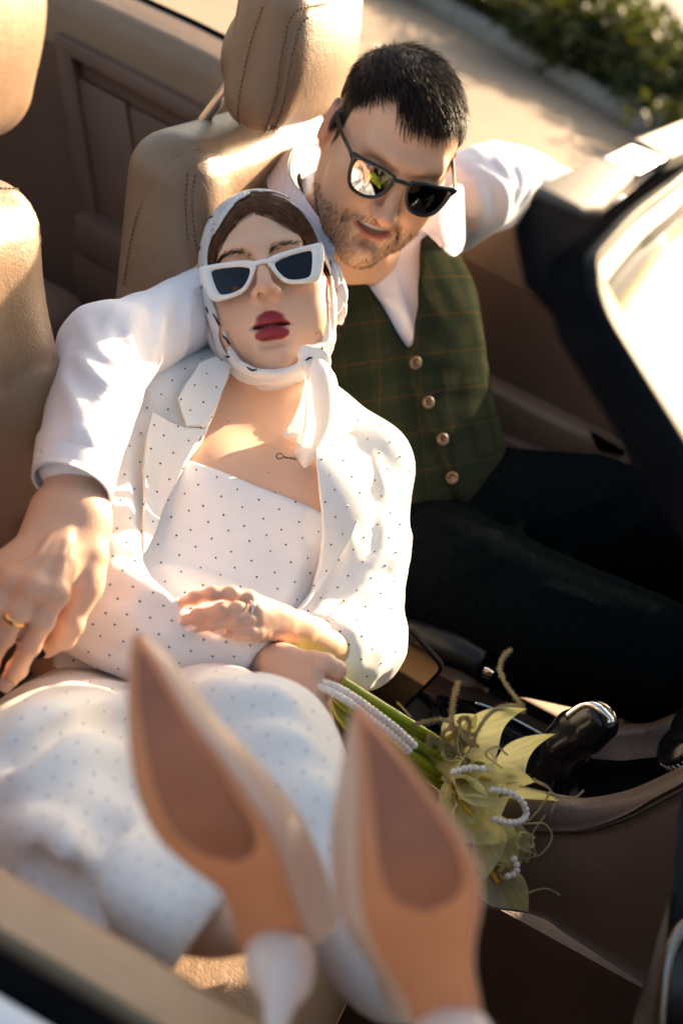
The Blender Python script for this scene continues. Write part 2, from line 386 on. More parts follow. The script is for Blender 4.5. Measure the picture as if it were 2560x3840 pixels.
def leaf_cloud(n, centre, rad, size, squash=.75, shell=.55):
    d = rng.normal(size=(n, 3)); d /= np.linalg.norm(d, axis=1)[:, None]; r = shell+(1-shell)*rng.random(n)
    lump = 1+.22*np.sin(d[:, 0]*5+centre[0]*3)+.18*np.sin(d[:, 1]*7+centre[1])+.15*np.sin(d[:, 2]*6+2)
    c = d*(r*lump)[:, None]*np.array(rad); c[:, 2] = np.maximum(c[:, 2], -rad[2]*.75)
    a = rng.normal(size=(n, 3)); a /= np.linalg.norm(a, axis=1)[:, None]; b = np.cross(a, rng.normal(size=(n, 3))); b /= np.linalg.norm(b, axis=1)[:, None]
    s = size*(.6+.8*rng.random(n))[:, None]; c = c+np.array(centre)
    V = np.stack([c-a*s, c+b*s*.45, c+a*s, c-b*s*.45], 1).reshape(-1, 3); F = np.arange(4*n).reshape(n, 4); return V, F
def shrub(s, n, w, hgt, label):
    base = kp(s, n, .1); root = empty('hedge_shrub', base, label, 'shrub', 'shrubs planted on the verge')
    parts = []
    for k in range(5):
        o = np.array([rng.normal()*w*.28, rng.normal()*w*.28, hgt*(.45+.12*rng.normal())]); parts.append(leaf_cloud(1100, base+o, (w*.5, w*.5, hgt*.5), .05))
    V, F = join_np(parts); mesh_np('crown', V, F, M['leaf'], root, smooth=False)
    tw = []
    for k in range(7):
        q = base+np.array([rng.normal()*.04, rng.normal()*.04, -.03]); e = base+np.array([rng.normal()*w*.3, rng.normal()*w*.3, hgt*.7]); tw.append(tube_np(catmull([q, (q+e)/2+rng.normal(size=3)*.04, e], 5), np.linspace(.014, .004, 5), 5))
    V, F = join_np(tw); mesh_mixed('trunk', V, F, M['bark'], root)
_front = [-5.4, -4.3, -3.2, -2.1, -1.0, .1, 1.2, 2.3]
_flab = ['dark kerbside shrub at the far left end of the hedge row', 'dark kerbside shrub, second from the left end of the hedge row', 'kerbside shrub straight above the man\'s hair', 'kerbside shrub right of the one above the man\'s hair', 'kerbside shrub in the middle of the visible hedge row', 'kerbside shrub above the windscreen header', 'kerbside shrub behind the header corner at the right edge', 'rightmost kerbside shrub of the hedge row']
for i, s_k in enumerate(_front): shrub(s_k+.1*math.sin(i*3), .55+.12*math.sin(i*2.3), 1.25, .54+.05*math.sin(i*1.7), _flab[i])
_back = [(-4.6, 2.1, 1.6, .42), (-2.9, 2.2, 1.6, .40), (-1.3, 2.0, 1.5, .44), (.3, 2.1, 1.5, .40), (1.8, 2.2, 1.5, .42)]
_blab = ['low shrub behind the hedge row, leftmost of the back row', 'low shrub behind the hedge row, second of the back row', 'low yellow-green shrub in the middle of the back row', 'low shrub with sunlit tips beside the pale footpath', 'low shrub at the right end of the back row']
for i, (s_k, n_k, w_, h_) in enumerate(_back): shrub(s_k, n_k, w_, h_, _blab[i])
_n = 15000; s_ = rng.uniform(-9, 9, _n); n_ = np.where(rng.random(_n) < .5, rng.uniform(.0, 1.1, _n)**1.0+.12, rng.uniform(.15, VW-.05, _n))
bq = K0[None]*[1, 1, 0]+KD*s_[:, None]+KN*n_[:, None]; bq[:, 2] = .11; hh = rng.uniform(.05, .17, _n); dr = rng.normal(size=(_n, 3))*.05; dr[:, 2] = hh
sd = np.cross(dr, [0, 0, 1.]); sd /= np.linalg.norm(sd, axis=1)[:, None]+1e-9; sd *= .007
tag(mesh_np('verge_grass', np.stack([bq-sd, bq+sd, bq+dr], 1).reshape(-1, 3), np.arange(3*_n).reshape(-1, 3), M['grass'], smooth=False), 'rough uncut grass growing on the shaded verge', 'grass', kind='stuff')
# ---------------------------------------------------------------- the convertible
car = empty('convertible_car', (-.2, 1.27, 0), 'open white convertible car with taupe leather cabin around the couple', 'car')
def part(name): 
    o = empty(name, (0, 0, 0)); o.parent = car; o.location = -car.location; return o
def bevel_bm(bm, off, seg=2):
    bmesh.ops.bevel(bm, geom=bm.edges[:], offset=off, segments=seg, profile=.6, affect='EDGES', clamp_overlap=True)
def prism(name, pts, vec, mat, parent, bev=.004, seg=2):
    bm = bmesh.new(); a = [bm.verts.new(Vector(q)) for q in pts]; b = [bm.verts.new(Vector(np.array(q)+np.array(vec))) for q in pts]
    n = len(a); bm.faces.new(a); bm.faces.new(b[::-1])
    for i in range(n): bm.faces.new((a[i], b[i], b[(i+1) % n], a[(i+1) % n]))
    bmesh.ops.recalc_face_normals(bm, faces=bm.faces[:])
    if bev: bevel_bm(bm, bev, seg)
    return smooth_by_angle(from_bm(name, bm, mat, parent), 50)
def prismY(name, px, Y, depth, mat, parent, bev=.006): return prism(name, [onY(x, y, Y) for x, y in px], (0, depth, 0), mat, parent, bev)
def extrude_x(name, prof, xs, mat, parent, bow=None, smooth=40):
    """profile [(y, z)] swept along x stations; bow(x) -> (dy, dz)"""
    n = len(prof); V = []
    for x in xs:
        dy, dz = bow(x) if bow else (0, 0)
        V += [(x, y+dy, z+dz) for y, z in prof]
    F = [(i*n+k, i*n+(k+1) % n, (i+1)*n+(k+1) % n, (i+1)*n+k) for i in range(len(xs)-1) for k in range(n)]
    bm = bmesh.new(); vs = [bm.verts.new(v) for v in V]
    for f in F: bm.faces.new([vs[i] for i in f])
    bm.faces.new([vs[i] for i in range(n)]); bm.faces.new([vs[(len(xs)-1)*n+i] for i in range(n)][::-1])
    return smooth_by_angle(from_bm(name, bm, mat, parent), smooth)
def arc(c, r, a0, a1, n): return [(c[0]+r*math.cos(math.radians(a0+(a1-a0)*i/(n-1))), c[1]+r*math.sin(math.radians(a0+(a1-a0)*i/(n-1)))) for i in range(n)]
XS = np.linspace(-1.5, .55, 24)
# ---- floor and sills
box('floor_carpet', (-1.6, .56, .22), (.75, 2.02, .25), M['carpet'], car)
# ---- near door
nd = part('door'); nd['label'] = 'near front door with taupe padded top and black seal'
bow_n = lambda x: (0.02*(x+.1)**2, -.035*max(0, x+.1))
xs = np.linspace(-.75, .5, 20)
extrude_x('inner_panel', [(.56, .30), (.545, .60), (.515, .70), (.50, .86)]+arc((.49, .915), .024, 0, 80, 5)+[(.462, .945), (.456, .93), (.47, .5), (.47, .30)], xs, M['leather'], nd, bow_n)
extrude_x('window_seal', arc((.447, .934), .0095, -10, 190, 7)+[(.437, .92), (.457, .92)], xs, M['rubber'], nd, bow_n)
extrude_x('outer_panel', [(.436, .92), (.434, .936), (.425, .938), (.405, .93), (.372, .86), (.352, .76), (.345, .55), (.36, .30), (.43, .30)], xs, M['paint_white'], nd, bow_n)
# ---- far side: door skin, belt seal, padded top shelf, panels
fd = part('side_panel'); fd['label'] = 'far door and rear quarter panel in dark brown leather trim'
bow_f = lambda x: (-.03*max(0, -x-.6)**1.5, .035*max(0, min(1, (-x-.25)/.6)))
xs = np.linspace(-1.55, .45, 28)
extrude_x('top_shelf', [(2.05, .90), (2.047, .955)]+arc((2.072, .968), .022, 170, 100, 4)+[(2.125, 1.003), (2.128, .95), (2.10, .90)], xs, M['leather'], fd, bow_f)
extrude_x('belt_seal', arc((2.139, 1.0), .0095, 200, -20, 8)+[(2.149, .97), (2.130, .97)], xs, M['rubber'], fd, bow_f)
extrude_x('outer_skin', [(2.151, .97), (2.152, .995), (2.165, .996), (2.19, .97), (2.225, .80), (2.23, .5), (2.2, .28), (2.15, .28)], xs, M['paint_white'], fd, bow_f)
extrude_x('inner_panel', [(2.052, .90), (2.05, .905), (2.066, .60), (2.07, .25), (2.10, .25), (2.10, .90)], xs, M['leather_dark'], fd, bow_f)
# rear quarter: framed recess with stepped panels and a ledge
_Y = 2.035
fr = [((205, 165), (250, 205), (350, 820), (300, 850)), ((205, 165), (250, 205), (870, 560), (880, 500)), ]
prismY('recess_frame', [(195, 120), (880, 480), (880, 552), (262, 215), (362, 835), (300, 835)], 2.012, .05, M['leather_dark'], fd, .006)
prismY('raised_panel', [(292, 290), (470, 385), (505, 640), (620, 1000), (345, 790)], 2.028, .04, M['leather_dark'], fd, .005)
prismY('raised_panel', [(478, 392), (860, 590), (760, 1000), (640, 1000), (512, 640)], 2.036, .04, M['leather_dark'], fd, .005)
prismY('ledge', [(270, 800), (640, 985), (640, 1120), (470, 1060), (275, 935)], 1.965, .08, M['leather_dark'], fd, .012)
prismY('lower_panel', [(262, 930), (640, 1130), (640, 1500), (340, 1500), (270, 1020)], 1.985, .08, M['leather_dark'], fd, .012)
# front door: armrest, pull
prism('armrest', [onY(1600, 1330, 2.0), onY(2330, 1690, 2.0), onY(2360, 1800, 2.0), onY(2250, 1800, 2.0), onY(1600, 1520, 2.0)], (0, .06, 0), M['leather'], fd, .014, 3)
prism('armrest_pad', [onY(1600, 1525, 1.975), onY(2180, 1760, 1.975), onY(2180, 1900, 1.975), onY(1600, 1720, 1.975)], (0, .08, 0), M['leather_dark'], fd, .014, 3)
prism('door_pull', [onY(2203, 1608, 1.985), onY(2345, 1690, 1.985), onY(2335, 1715, 1.985), onY(2235, 1690, 1.985)], (0, .02, 0), M['chrome'], fd, .004, 2)
# ---- rear bench and bulkhead behind the seats
rb = part('rear_bench')
sd_ = Sdf(); sd_.box((-1.02, 1.27, .52), (.22, .66, .10), .06).box((-1.30, 1.27, .74), (.09, .66, .26), .07, frame((0, 1, 0), (-.25, 0, 1)))
V, Q = net(sd_, .02); mesh_np('cushion', V, Q, M['leather_dark'], rb)
box('rear_deck', (-2.2, .45, .92), (-1.42, 2.12, .955), M['paint_white'], car, .02)
extrude_x('rear_flank', [(.43, .92), (.41, .94), (.36, .84), (.345, .55), (.36, .28), (.45, .28)], np.linspace(-2.2, -.76, 6), M['paint_white'], car)
extrude_x('rear_inner_trim', [(.56, .28), (.52, .72), (.50, .90), (.475, .943), (.445, .943), (.45, .28)], np.linspace(-1.55, -.76, 6), M['leather_dark'], car)
# ---- seats
def stitched(name, f, pts, mat, parent, n=60, dash=.6, r=.0008, off=.0003, px=True, seg=None):
    """dashed thread laid on a surface along a path of photograph pixels"""
    c = catmull(np.array(pts, float), 160); w, hit = trace(f, c[:, 0], c[:, 1]); w = w[hit]
    if len(w) < 4: return None
    N = grad(f, w); w = w+N*off; L = np.concatenate([[0], np.cumsum(np.linalg.norm(np.diff(w, axis=0), axis=1))]); step = .0058 if seg is None else seg; parts = []
    for s in np.arange(0, L[-1]-step, step):
        q = np.stack([np.interp([s, s+step*dash], L, w[:, i]) for i in range(3)], 1); parts.append(tube_np(q, [r, r], 5))
    if not parts: return None
    V, F = join_np(parts); return mesh_mixed(name, V, F, mat, parent)
def groove_path(f, pts, n=24):
    c = catmull(np.array(pts, float), n); w, hit = trace(f, c[:, 0], c[:, 1]); return w[hit]
def seat(label, yc, dx, seams, grooves, hl, hg, nm, dz=-.012):
    s = part('seat'); s['label'] = label
    Rb = frame((0, 1, 0), (-.20, 0, 1)); b = Sdf()
    c0 = np.array([-.505+dx, yc, .80+dz])
    b.box(c0, (.055, .245, .275), .052, Rb, k=.02)
    b.box(c0+Rb@np.array([.0, 0, .0]), (.05, .22, .26), .05, Rb, k=.02)
    for sgn in (-1, 1):                                        # side bolsters
        q = [c0+Rb@np.array([ox, sgn*oy, oz]) for ox, oy, oz in ((.045, .205, -.26), (.062, .208, -.12), (.055, .200, .06), (.02, .185, .19))]
        b.chain(q, [.055, .055, .048, .03], k=.035)
    b.ell(c0+Rb@np.array([.055, 0, -.18]), (.03, .17, .10), Rb, k=.03)
    for g in grooves:
        w = groove_path(b, g)
        if len(w) > 2: b.chain(list(w), [.0030]*len(w), k=.006, op='s')
    V, Q = net(b, .0065); back = mesh_np('backrest', V, Q, M['leather'], s)
    for g in seams: stitched('stitching', b, g, M['thread'], s)
    cu = Sdf(); cu.box((-.20+dx, yc, .50), (.27, .245, .075), .07, frame((0, 1, 0), (-.05, 0, 1)), k=.02)
    for sgn in (-1, 1): cu.chain([(-.42+dx, yc+sgn*.205, .55), (.02+dx, yc+sgn*.205, .56)], [.05, .05], k=.03)
    V, Q = net(cu, .012); mesh_np('cushion', V, Q, M['leather'], s)
    box('seat_base', (-.44+dx, yc-.2, .25), (.02+dx, yc+.2, .45), M['black_satin'], s, .02)
    # headrest
    h = Sdf(); Rh = frame((0, 1, 0), (-.16, 0, 1)); hc = np.array([-.525+dx*1.0, yc, 1.158])+hl
    h.box(hc, (.046, .135, .096), .044, Rh, k=.01); h.ell(hc+Rh@np.array([-.042, 0, -.012]), (.03, .115, .066), Rh, k=.008); h.ell(hc+Rh@np.array([.03, 0, .0]), (.035, .115, .08), Rh, k=.02)
    for g in hg[0]:
        w = groove_path(h, g)
        if len(w) > 2: h.chain(list(w), [.0024]*len(w), k=.005, op='s')
    V, Q = net(h, .0042); hr = mesh_np('headrest', V, Q, M['leather'], s)
    for g in hg[1]: 
        o = stitched('stitching', h, g, M['thread'], s)
    for sgn in (-1, 1):
        q = hc+np.array([-.030, sgn*.080, 0]); tube('headrest_post', [q+[.0, 0, -.04], q+[-.02, 0, -.095], q+[-.028, 0, -.125], q+[-.024, 0, -.165]], .0078, M['chrome'], s, 10, 16)
        box('post_collar', q+[-.048, -.022, -.160], q+[.008, .022, -.150], M['plastic_taupe'], s, .004)
    return b, h
far_b, far_h = seat('far driver seat whose headrest stands behind the man', 1.68, -.036, 
     [[(805, 545), (640, 600), (545, 740), (500, 860), (462, 1080)], [(735, 640), (722, 760), (735, 920), (760, 1010)], [(705, 650), (695, 760), (705, 920)]],
     [[(815, 545), (650, 590), (555, 730), (508, 860), (470, 1080)], [(1000, 560), (800, 610), (728, 650), (712, 760), (722, 920), (748, 1010)]],
     np.array([.008, -.008, .008]), ([[(1240, 25), (1130, 60), (1085, 180), (1050, 380), (1000, 520)], [(1000, 20), (950, 180), (905, 420), (930, 520)]],
      [[(1225, 12), (1105, 50), (1062, 180), (1030, 380), (985, 515)], [(985, 25), (935, 180), (893, 400), (905, 500)], [(1245, 45), (1145, 75), (1100, 190), (1062, 390), (1015, 520)]]), 'far')
near_b, near_h = seat('near passenger seat at the left picture edge', .86, -.028,
     [[(0, 705), (80, 715), (150, 775), (195, 870), (225, 1000), (250, 1065)]], [[(0, 735), (70, 742), (140, 795), (185, 880), (215, 1000), (248, 1068), (225, 1200), (212, 1350), (215, 1400)], [(0, 1465), (60, 1420), (130, 1370), (205, 1350)]],
     np.array([-.012, 0, .075]), ([], []), 'near', .0)
# ---- centre console
cs = part('centre_console')
def cz(px, z): return [onZ(x, y, z) for x, y in px]
box('tunnel', (-.62, 1.13, .25), (.42, 1.41, .555), M['leather_dark'], cs, .02)
prism('top_tray', cz([(1330, 2390), (1560, 2440), (2030, 2700), (2150, 2760), (2180, 2990), (2000, 3010), (1700, 2990), (1300, 2800)], .585), (0, 0, -.04), M['console_top'], cs, .008)
def ring(name, c, r0, r1, z0, z1, mat, parent, n=36):
    bm = bmesh.new(); L = []
    for r, z in ((r0, z0), (r1, z0), (r1, z1), (r0, z1)): L.append([bm.verts.new((c[0]+r*math.cos(2*math.pi*i/n), c[1]+r*math.sin(2*math.pi*i/n), z)) for i in range(n)])
    for a in range(4):
        for i in range(n): bm.faces.new((L[a][i], L[a][(i+1) % n], L[(a+1) % 4][(i+1) % n], L[(a+1) % 4][i]))
    return smooth_by_angle(from_bm(name, bm, mat, parent), 40)
def disc(name, c, r, z, mat, parent, n=36):
    bm = bmesh.new(); bmesh.ops.create_circle(bm, cap_ends=True, radius=r, segments=n); bmesh.ops.translate(bm, verts=bm.verts[:], vec=(c[0], c[1], z)); return from_bm(name, bm, mat, parent)
for x, y in ((1530, 2660), (1720, 2720)):
    q = onZ(x, y, .59); ring('cup_holder', q, .033, .038, .55, .598, M['black_satin'], cs); disc('cup_holder_floor', q, .034, .588, M['carpet'], cs)
prism('gear_panel', cz([(1640, 2600), (1830, 2640), (2090, 2790), (2240, 2880), (2080, 3010), (1940, 2990), (1700, 2860)], .592), (0, 0, -.03), M['black_gloss'], cs, .004)
tube('gear_panel_trim', [onZ(x, y, .597) for x, y in ((1780, 2635), (1850, 2660), (1960, 2715), (2075, 2780))], .0022, M['chrome'], cs, 8, 12)
tube('gear_panel_trim', [onZ(x, y, .594) for x, y in ((2260, 2790), (2190, 2870), (2085, 2995))], .0022, M['chrome'], cs, 8, 10)
tube('gear_panel_trim', [onZ(x, y, .594) for x, y in ((1960, 2930), (2040, 2965), (2090, 2960), (2110, 2930))], .004, M['chrome'], cs, 8, 12)
for i, (x, y) in enumerate(((1905, 2755), (1945, 2775), (1985, 2795), (1880, 2800))): box('panel_button', onZ(x, y, .592)-[.006, .004, 0], onZ(x, y, .592)+[.006, .004, .0016], M['black_satin'], cs, .0008)
# handbrake
tube('handbrake_lever', PL([(1380, 2310, 1.66), (1480, 2350, 1.645), (1560, 2385, 1.635), (1700, 2440, 1.62), (1805, 2490, 1.61)]), [.012, .014, .019, .021, .017], M['black_satin'], cs, 16, 24)
_hb = box('handbrake_button', np.array([-.007, -.007, -.007]), np.array([.007, .007, .007]), M['chrome'], cs, .003)
_hb.location += Vector(P(1828, 2520, 1.605))
# gear lever: boot, leather stick, chrome-capped knob
g = Sdf(); A = P(2075, 2870, 1.50); Bk = P(2145, 2730, 1.475); Tk = P(2235, 2690, 1.455)
g.chain([P(2040, 2950, 1.52), A, P(2100, 2800, 1.48)], [.030, .02, .017], k=.01)
g.chain([P(2090, 2790, 1.48), Bk, Tk], [.018, .021, .019], k=.012); g.chain([P(2110, 2810, 1.478), P(2200, 2760, 1.462), P(2262, 2722, 1.45)], [.018, .021, .016], k=.012)
V, Q = net(g, .0028); mesh_np('gear_lever', V, Q, M['black_gloss'], cs)
c = catmull(np.array([(2120, 2690), (2180, 2648), (2230, 2648), (2280, 2690), (2288, 2712)], float), 20); wv, hit = trace(g, c[:, 0], c[:, 1]); 
if hit.sum() > 4: tube('gear_knob_cap', wv[hit], .0045, M['chrome'], cs, 8)
tube('gear_collar', PL([(2078, 2770, 1.475), (2110, 2812, 1.468), (2128, 2818, 1.465)]), [.0035, .0045, .004], M['chrome'], cs, 8, 10)
# storage bin ahead of the lever, and the leather side cheek with its seam
prism('bin_floor', cz([(2080, 3020), (2230, 2870), (2480, 2800), (2700, 2760), (2700, 3000)], .56), (0, 0, -.03), M['black_satin'], cs, .006)
prism('bin_rear_wall', [P(2190, 2850, 1.56), P(2280, 2755, 1.57), P(2420, 2745, 1.60), P(2620, 2660, 1.63), P(2620, 2800, 1.62), P(2470, 2845, 1.59), P(2330, 2858, 1.57)], (.004, .03, .0), M['console_top'], cs, .006)
rows = [[(1500, 2930), (1800, 2985), (2085, 3002), (2200, 3014), (2350, 2988), (2460, 2945), (2580, 2885), (2700, 2800)],
        [(1500, 2960), (1800, 3015), (2085, 3035), (2200, 3044), (2350, 3015), (2460, 2970), (2580, 2910), (2700, 2825)],
        [(1500, 3050), (1800, 3105), (2060, 3112), (2200, 3108), (2350, 3062), (2460, 3005), (2580, 2942), (2700, 2860)]]
Ys = [1.125, 1.10, 1.09]
C_ = [[onY(x, y, Ys[i]) for x, y in r] for i, r in enumerate(rows)]
sheet('side_lip', grid_surface(C_, 10, 30), M['console_top'], cs, .012)
rows2 = [[(x, y+10) for x, y in rows[2]], [(1500, 3170), (1780, 3220), (2040, 3260), (2200, 3290), (2350, 3300), (2460, 3290), (2580, 3250), (2700, 3200)], [(1480, 3330), (1700, 3380), (2000, 3420), (2120, 3490), (2260, 3580), (2400, 3670), (2560, 3760), (2700, 3840)]]
Y2 = [1.092, 1.08, 1.075]
C_ = [[onY(x, y, Y2[i]) for x, y in r] for i, r in enumerate(rows2)]
sheet('side_cheek', grid_surface(C_, 14, 30), M['leather_dark'], cs, .010)
tube('cheek_seam', [onY(x, y+4, 1.0895) for x, y in rows[2]], .0018, M['thread'], cs, 6, 40)
# climate knobs on the lower dash at the right edge
for k, (x, y) in enumerate(((2555, 2705), (2505, 2790))):
    c0 = P(x+60, y+30, 1.52); ax = nrm(np.array([-.75, -.25, .35])); kn = part('climate_knob')
    tube('knob_body', [c0-ax*.02, c0+ax*.012], [.027, .027], M['black_gloss'], kn, 36)
    o = tube('knob_rim', [c0+ax*.012, c0+ax*.016, c0+ax*.019], [.0275, .0275, .024], M['chrome'] if k < 0 else M['black_gloss'], kn, 36)
    nu = np.cross(ax, [0, 0, 1.]); nu /= np.linalg.norm(nu); nv = np.cross(ax, nu)
    pr_ = [tube_np([c0+ax*(.0)+(nu*math.cos(t)+nv*math.sin(t))*.0275, c0+ax*.013+(nu*math.cos(t)+nv*math.sin(t))*.0278], [.0014, .0014], 5) for t in np.linspace(0, 2*math.pi, 26, endpoint=False)]
    V, F = join_np(pr_); mesh_mixed('knob_grip', V, F, M['chrome'], kn)
# ---- dashboard: body, padded top, end strip in view at the lower right
ds = part('dashboard')
extr = [(.30, .45), (.26, .62), (.24, .78), (.27, .90), (.34, .955), (.52, .965), (.60, .93), (.62, .45)]
V = []; ysd = np.linspace(.86, 2.02, 12); n = len(extr)
for y in ysd: V += [(x+.15+.03*math.cos((y-1.27)*2), y, z-.04) for x, z in extr]
F = [(i*n+k, i*n+(k+1) % n, (i+1)*n+(k+1) % n, (i+1)*n+k) for i in range(len(ysd)-1) for k in range(n)]
bm = bmesh.new(); vs = [bm.verts.new(v) for v in V]
for f in F: bm.faces.new([vs[i] for i in f])
bm.faces.new(vs[:n]); bm.faces.new(vs[-n:]); smooth_by_angle(from_bm('dash_body', bm, M['black_satin'], ds), 35)
prism('end_strip', PL([(2514, 3335, 1.03), (2506, 3420, 1.03), (2478, 3700, 1.02), (2462, 3860, 1.02), (2350, 3900, 1.02), (2400, 3720, 1.02), (2460, 3520, 1.03)]), (.01, .03, -.005), M['leather'], ds, .003)
prism('end_trim', PL([(2528, 3060, 1.03), (2600, 2700, 1.05), (2750, 2700, 1.05), (2750, 3950, .99), (2455, 3950, .99), (2484, 3700, 1.0), (2518, 3340, 1.01)]), (.02, .05, 0), M['black_satin'], ds, .006)
tube('vent_ring', PL([(2466, 3900, .975), (2476, 3780, .975), (2492, 3650, .976), (2520, 3545, .978), (2570, 3470, .98), (2680, 3420, .98)]), .0045, M['dark_chrome'], ds, 10, 30)
prism('vent', PL([(2486, 3900, .98), (2496, 3780, .98), (2510, 3660, .98), (2538, 3560, .98), (2590, 3490, .985), (2750, 3430, .985), (2750, 3900, .98)]), (.01, .03, 0), M['black_gloss'], ds, .002)
# steering wheel rim and spoke in front of the man
stw = part('steering_wheel'); wc = np.array([.31, 1.68, .90]); wn = nrm([-.85, 0, .52]); wu = np.array([0, 1., 0]); wv_ = np.cross(wn, wu)
ringp = [wc+(wu*math.cos(t)+wv_*math.sin(t))*.18 for t in np.linspace(0, 2*math.pi, 49)]
tube('rim', ringp, .014, M['black_satin'], stw, 12)
tube('hub', [wc-wn*.05, wc-wn*.012, wc+wn*.008], [.03, .07, .055], M['black_satin'], stw, 24)
for t in (0, math.pi, -math.pi/2): tube('spoke', [wc-wn*.008, wc+(wu*math.cos(t)+wv_*math.sin(t))*.17], [.016, .011], M['black_satin'] if t else M['chrome'], stw, 8)
tube('column_stalk', [onY(2330, 1985, 1.80), onY(2480, 1890, 1.80)], [.008, .010], M['chrome'], stw, 10)
# ---- windscreen: glass, frame, header trim, roof latch
ws = part('windscreen'); WA = P(2238, 1088, .75); WB = np.array([.52, .60, .95]); WC = 1.27
def mir(q): return np.array([q[0], 2*WC-q[1], q[2]])
T1, T2 = P(2400, 893, .83), P(2560, 752, .93)
top = catmull([WA, T1, T2, np.array([T2[0]+.012, WC, T2[2]+.004]), mir(T2), mir(T1), mir(WA)], 49)
left = catmull([WB, WB+(WA-WB)*.5+[-.0, .006, .012], WA], 25)
def fillet(a, b, r=.02, n=8):
    """joins polyline a to polyline b with a rounded corner"""
    la = np.linalg.norm(a-a[-1], axis=1); a2 = a[la > r]; lb = np.linalg.norm(b-b[0], axis=1); b2 = b[lb > r]; p0, p1, p2 = a2[-1], a[-1], b2[0]
    t = np.linspace(0, 1, n+2)[1:-1, None]; return np.vstack([a2, (1-t)**2*p0+2*t*(1-t)*p1+t*t*p2, b2])
path = fillet(fillet(left, top), np.array([mir(q) for q in left[::-1]]))
_wn = nrm(np.cross(mir(WB)-WB, WA-WB)); _wn = _wn if _wn[2] > 0 else -_wn
T_ = np.gradient(path, axis=0); T_ /= np.linalg.norm(T_, axis=1)[:, None]; O_ = np.cross(_wn, T_); O_ /= np.linalg.norm(O_, axis=1)[:, None]
if (O_[len(O_)//2]@np.array([-1, 0, .4])) < 0: O_ = -O_
NN = np.cross(T_, O_); NN[NN[:, 2] < 0] *= -1
KS = np.interp(np.abs(T_[:, 1]), [.3, .75], [1.0, .62])          # the frame is slimmer along the header than on the pillars
def sweep(name, sec, mat, parent, i0=0, i1=None):
    p = path[i0:i1]; o = O_[i0:i1]; nn = NN[i0:i1]; ks = KS[i0:i1]; n = len(sec); V = np.vstack([[p[i]+o[i]*a*ks[i]+nn[i]*b for a, b in sec] for i in range(len(p))])
    F = [(i*n+k, i*n+(k+1) % n, (i+1)*n+(k+1) % n, (i+1)*n+k) for i in range(len(p)-1) for k in range(n)]
    bm = bmesh.new(); vs = [bm.verts.new(v) for v in V]
    for f in F: bm.faces.new([vs[i] for i in f])
    bm.faces.new(vs[:n]); bm.faces.new(vs[-n:]); return smooth_by_angle(from_bm(name, bm, mat, parent), 45)
sweep('black_border', [(-.001, -.006), (-.001, .0010), (.014, .0015), (.015, -.006)], M['frame_paint'], ws)
sweep('frame', [(.0145, -.012), (.0145, .0020), (.018, .0045), (.024, .0050), (.028, .0030), (.030, -.002), (.030, -.014)], M['frame_paint'], ws)
sweep('weather_seal', [(.030, -.020), (.0305, -.006), (.034, -.003), (.038, -.006), (.041, -.014), (.041, -.022)], M['rubber'], ws)
def hdr(name, pts, mat, th=.02): return prism(name, PL(pts), (-.001, 0, -th), mat, ws, .003, 2)
for mm in (False, True):
    def pl(pts):
        w_ = PL(pts); return [mir(q) for q in w_] if mm else w_
    prism('header_cover', pl([(2005, 694, .800), (2225, 583, .865), (2385, 648, .880), (2262, 785, .835), (2190, 782, .815)]), (-.001, 0, -.014), M['plastic_taupe'], ws, .003)
    prism('corner_seal', pl([(1945, 800, .775), (2005, 715, .790), (2180, 800, .805), (2255, 800, .825), (2330, 850, .82), (2200, 1040, .765), (2110, 1140, .745), (1985, 1010, .750)]), (0, 0, -.012), M['rubber'], ws, .006, 3)
    prism('latch_plate', pl([(2262, 592, .875), (2368, 540, .915), (2500, 592, .935), (2392, 652, .890)]), (0, 0, -.004), M['chrome'], ws, .001)
    for pts_, nm_ in (([(2326, 618, .8865), (2355, 600, .895), (2395, 606, .905), (2410, 628, .902), (2370, 636, .893)], 'latch_hole'), ([(2428, 596, .915), (2445, 590, .918), (2470, 612, .921), (2455, 618, .918)], 'latch_slot')): prism(nm_, [q+np.array([0, 0, .0006]) for q in pl(pts_)], (0, 0, -.002), M['rubber'], ws, 0)
    tube('latch_hook', [q+np.array([0, 0, .002]) for q in pl([(2312, 622, .885), (2340, 612, .893), (2376, 600, .905)])], .0022, M['chrome'], ws, 8, 10)
prism('header_cover', PL([(2370, 518, .925), (2560, 442, 1.0), (2680, 396, 1.07)])+[mir(q) for q in PL([(2680, 396, 1.07), (2560, 442, 1.0), (2370, 518, .925)])]+[mir(q) for q in PL([(2512, 590, .940), (2620, 545, .99)])]+PL([(2620, 545, .99), (2512, 590, .940)]), (0, 0, -.014), M['plastic_taupe'], ws, .003)
gm = bpy.data.materials.new('windscreen_glass'); gm.use_nodes = True; nt = gm.node_tree; nt.nodes.clear()
o_ = nt.nodes.new('ShaderNodeOutputMaterial'); mx = nt.nodes.new('ShaderNodeMixShader'); fz = nt.nodes.new('ShaderNodeFresnel'); fz.inputs[0].default_value = 1.58
tb = nt.nodes.new('ShaderNodeBsdfTransparent'); tb.inputs[0].default_value = (.97, .98, .975, 1); gb = nt.nodes.new('ShaderNodeBsdfGlossy'); gb.inputs['Roughness'].default_value = .06
nt.links.new(fz.outputs[0], mx.inputs[0]); nt.links.new(tb.outputs[0], mx.inputs[1]); nt.links.new(gb.outputs[0], mx.inputs[2]); nt.links.new(mx.outputs[0], o_.inputs[0]); M['glass'] = gm
base = catmull([WB, [.60, .9, .965], [.63, WC, .97], mir([.60, .9, .965]), mir(WB)], 49); rows = []
lf = catmull([WB, WB+(WA-WB)*.5+[0, .006, .012], WA], 15)
for i in range(15):
    f = i/14; r = base*(1-f)+top*f; r = r+np.array([0, 0, .03*f*(1-f)])*np.sin(np.linspace(0, math.pi, 49))[:, None]; rows.append(r)
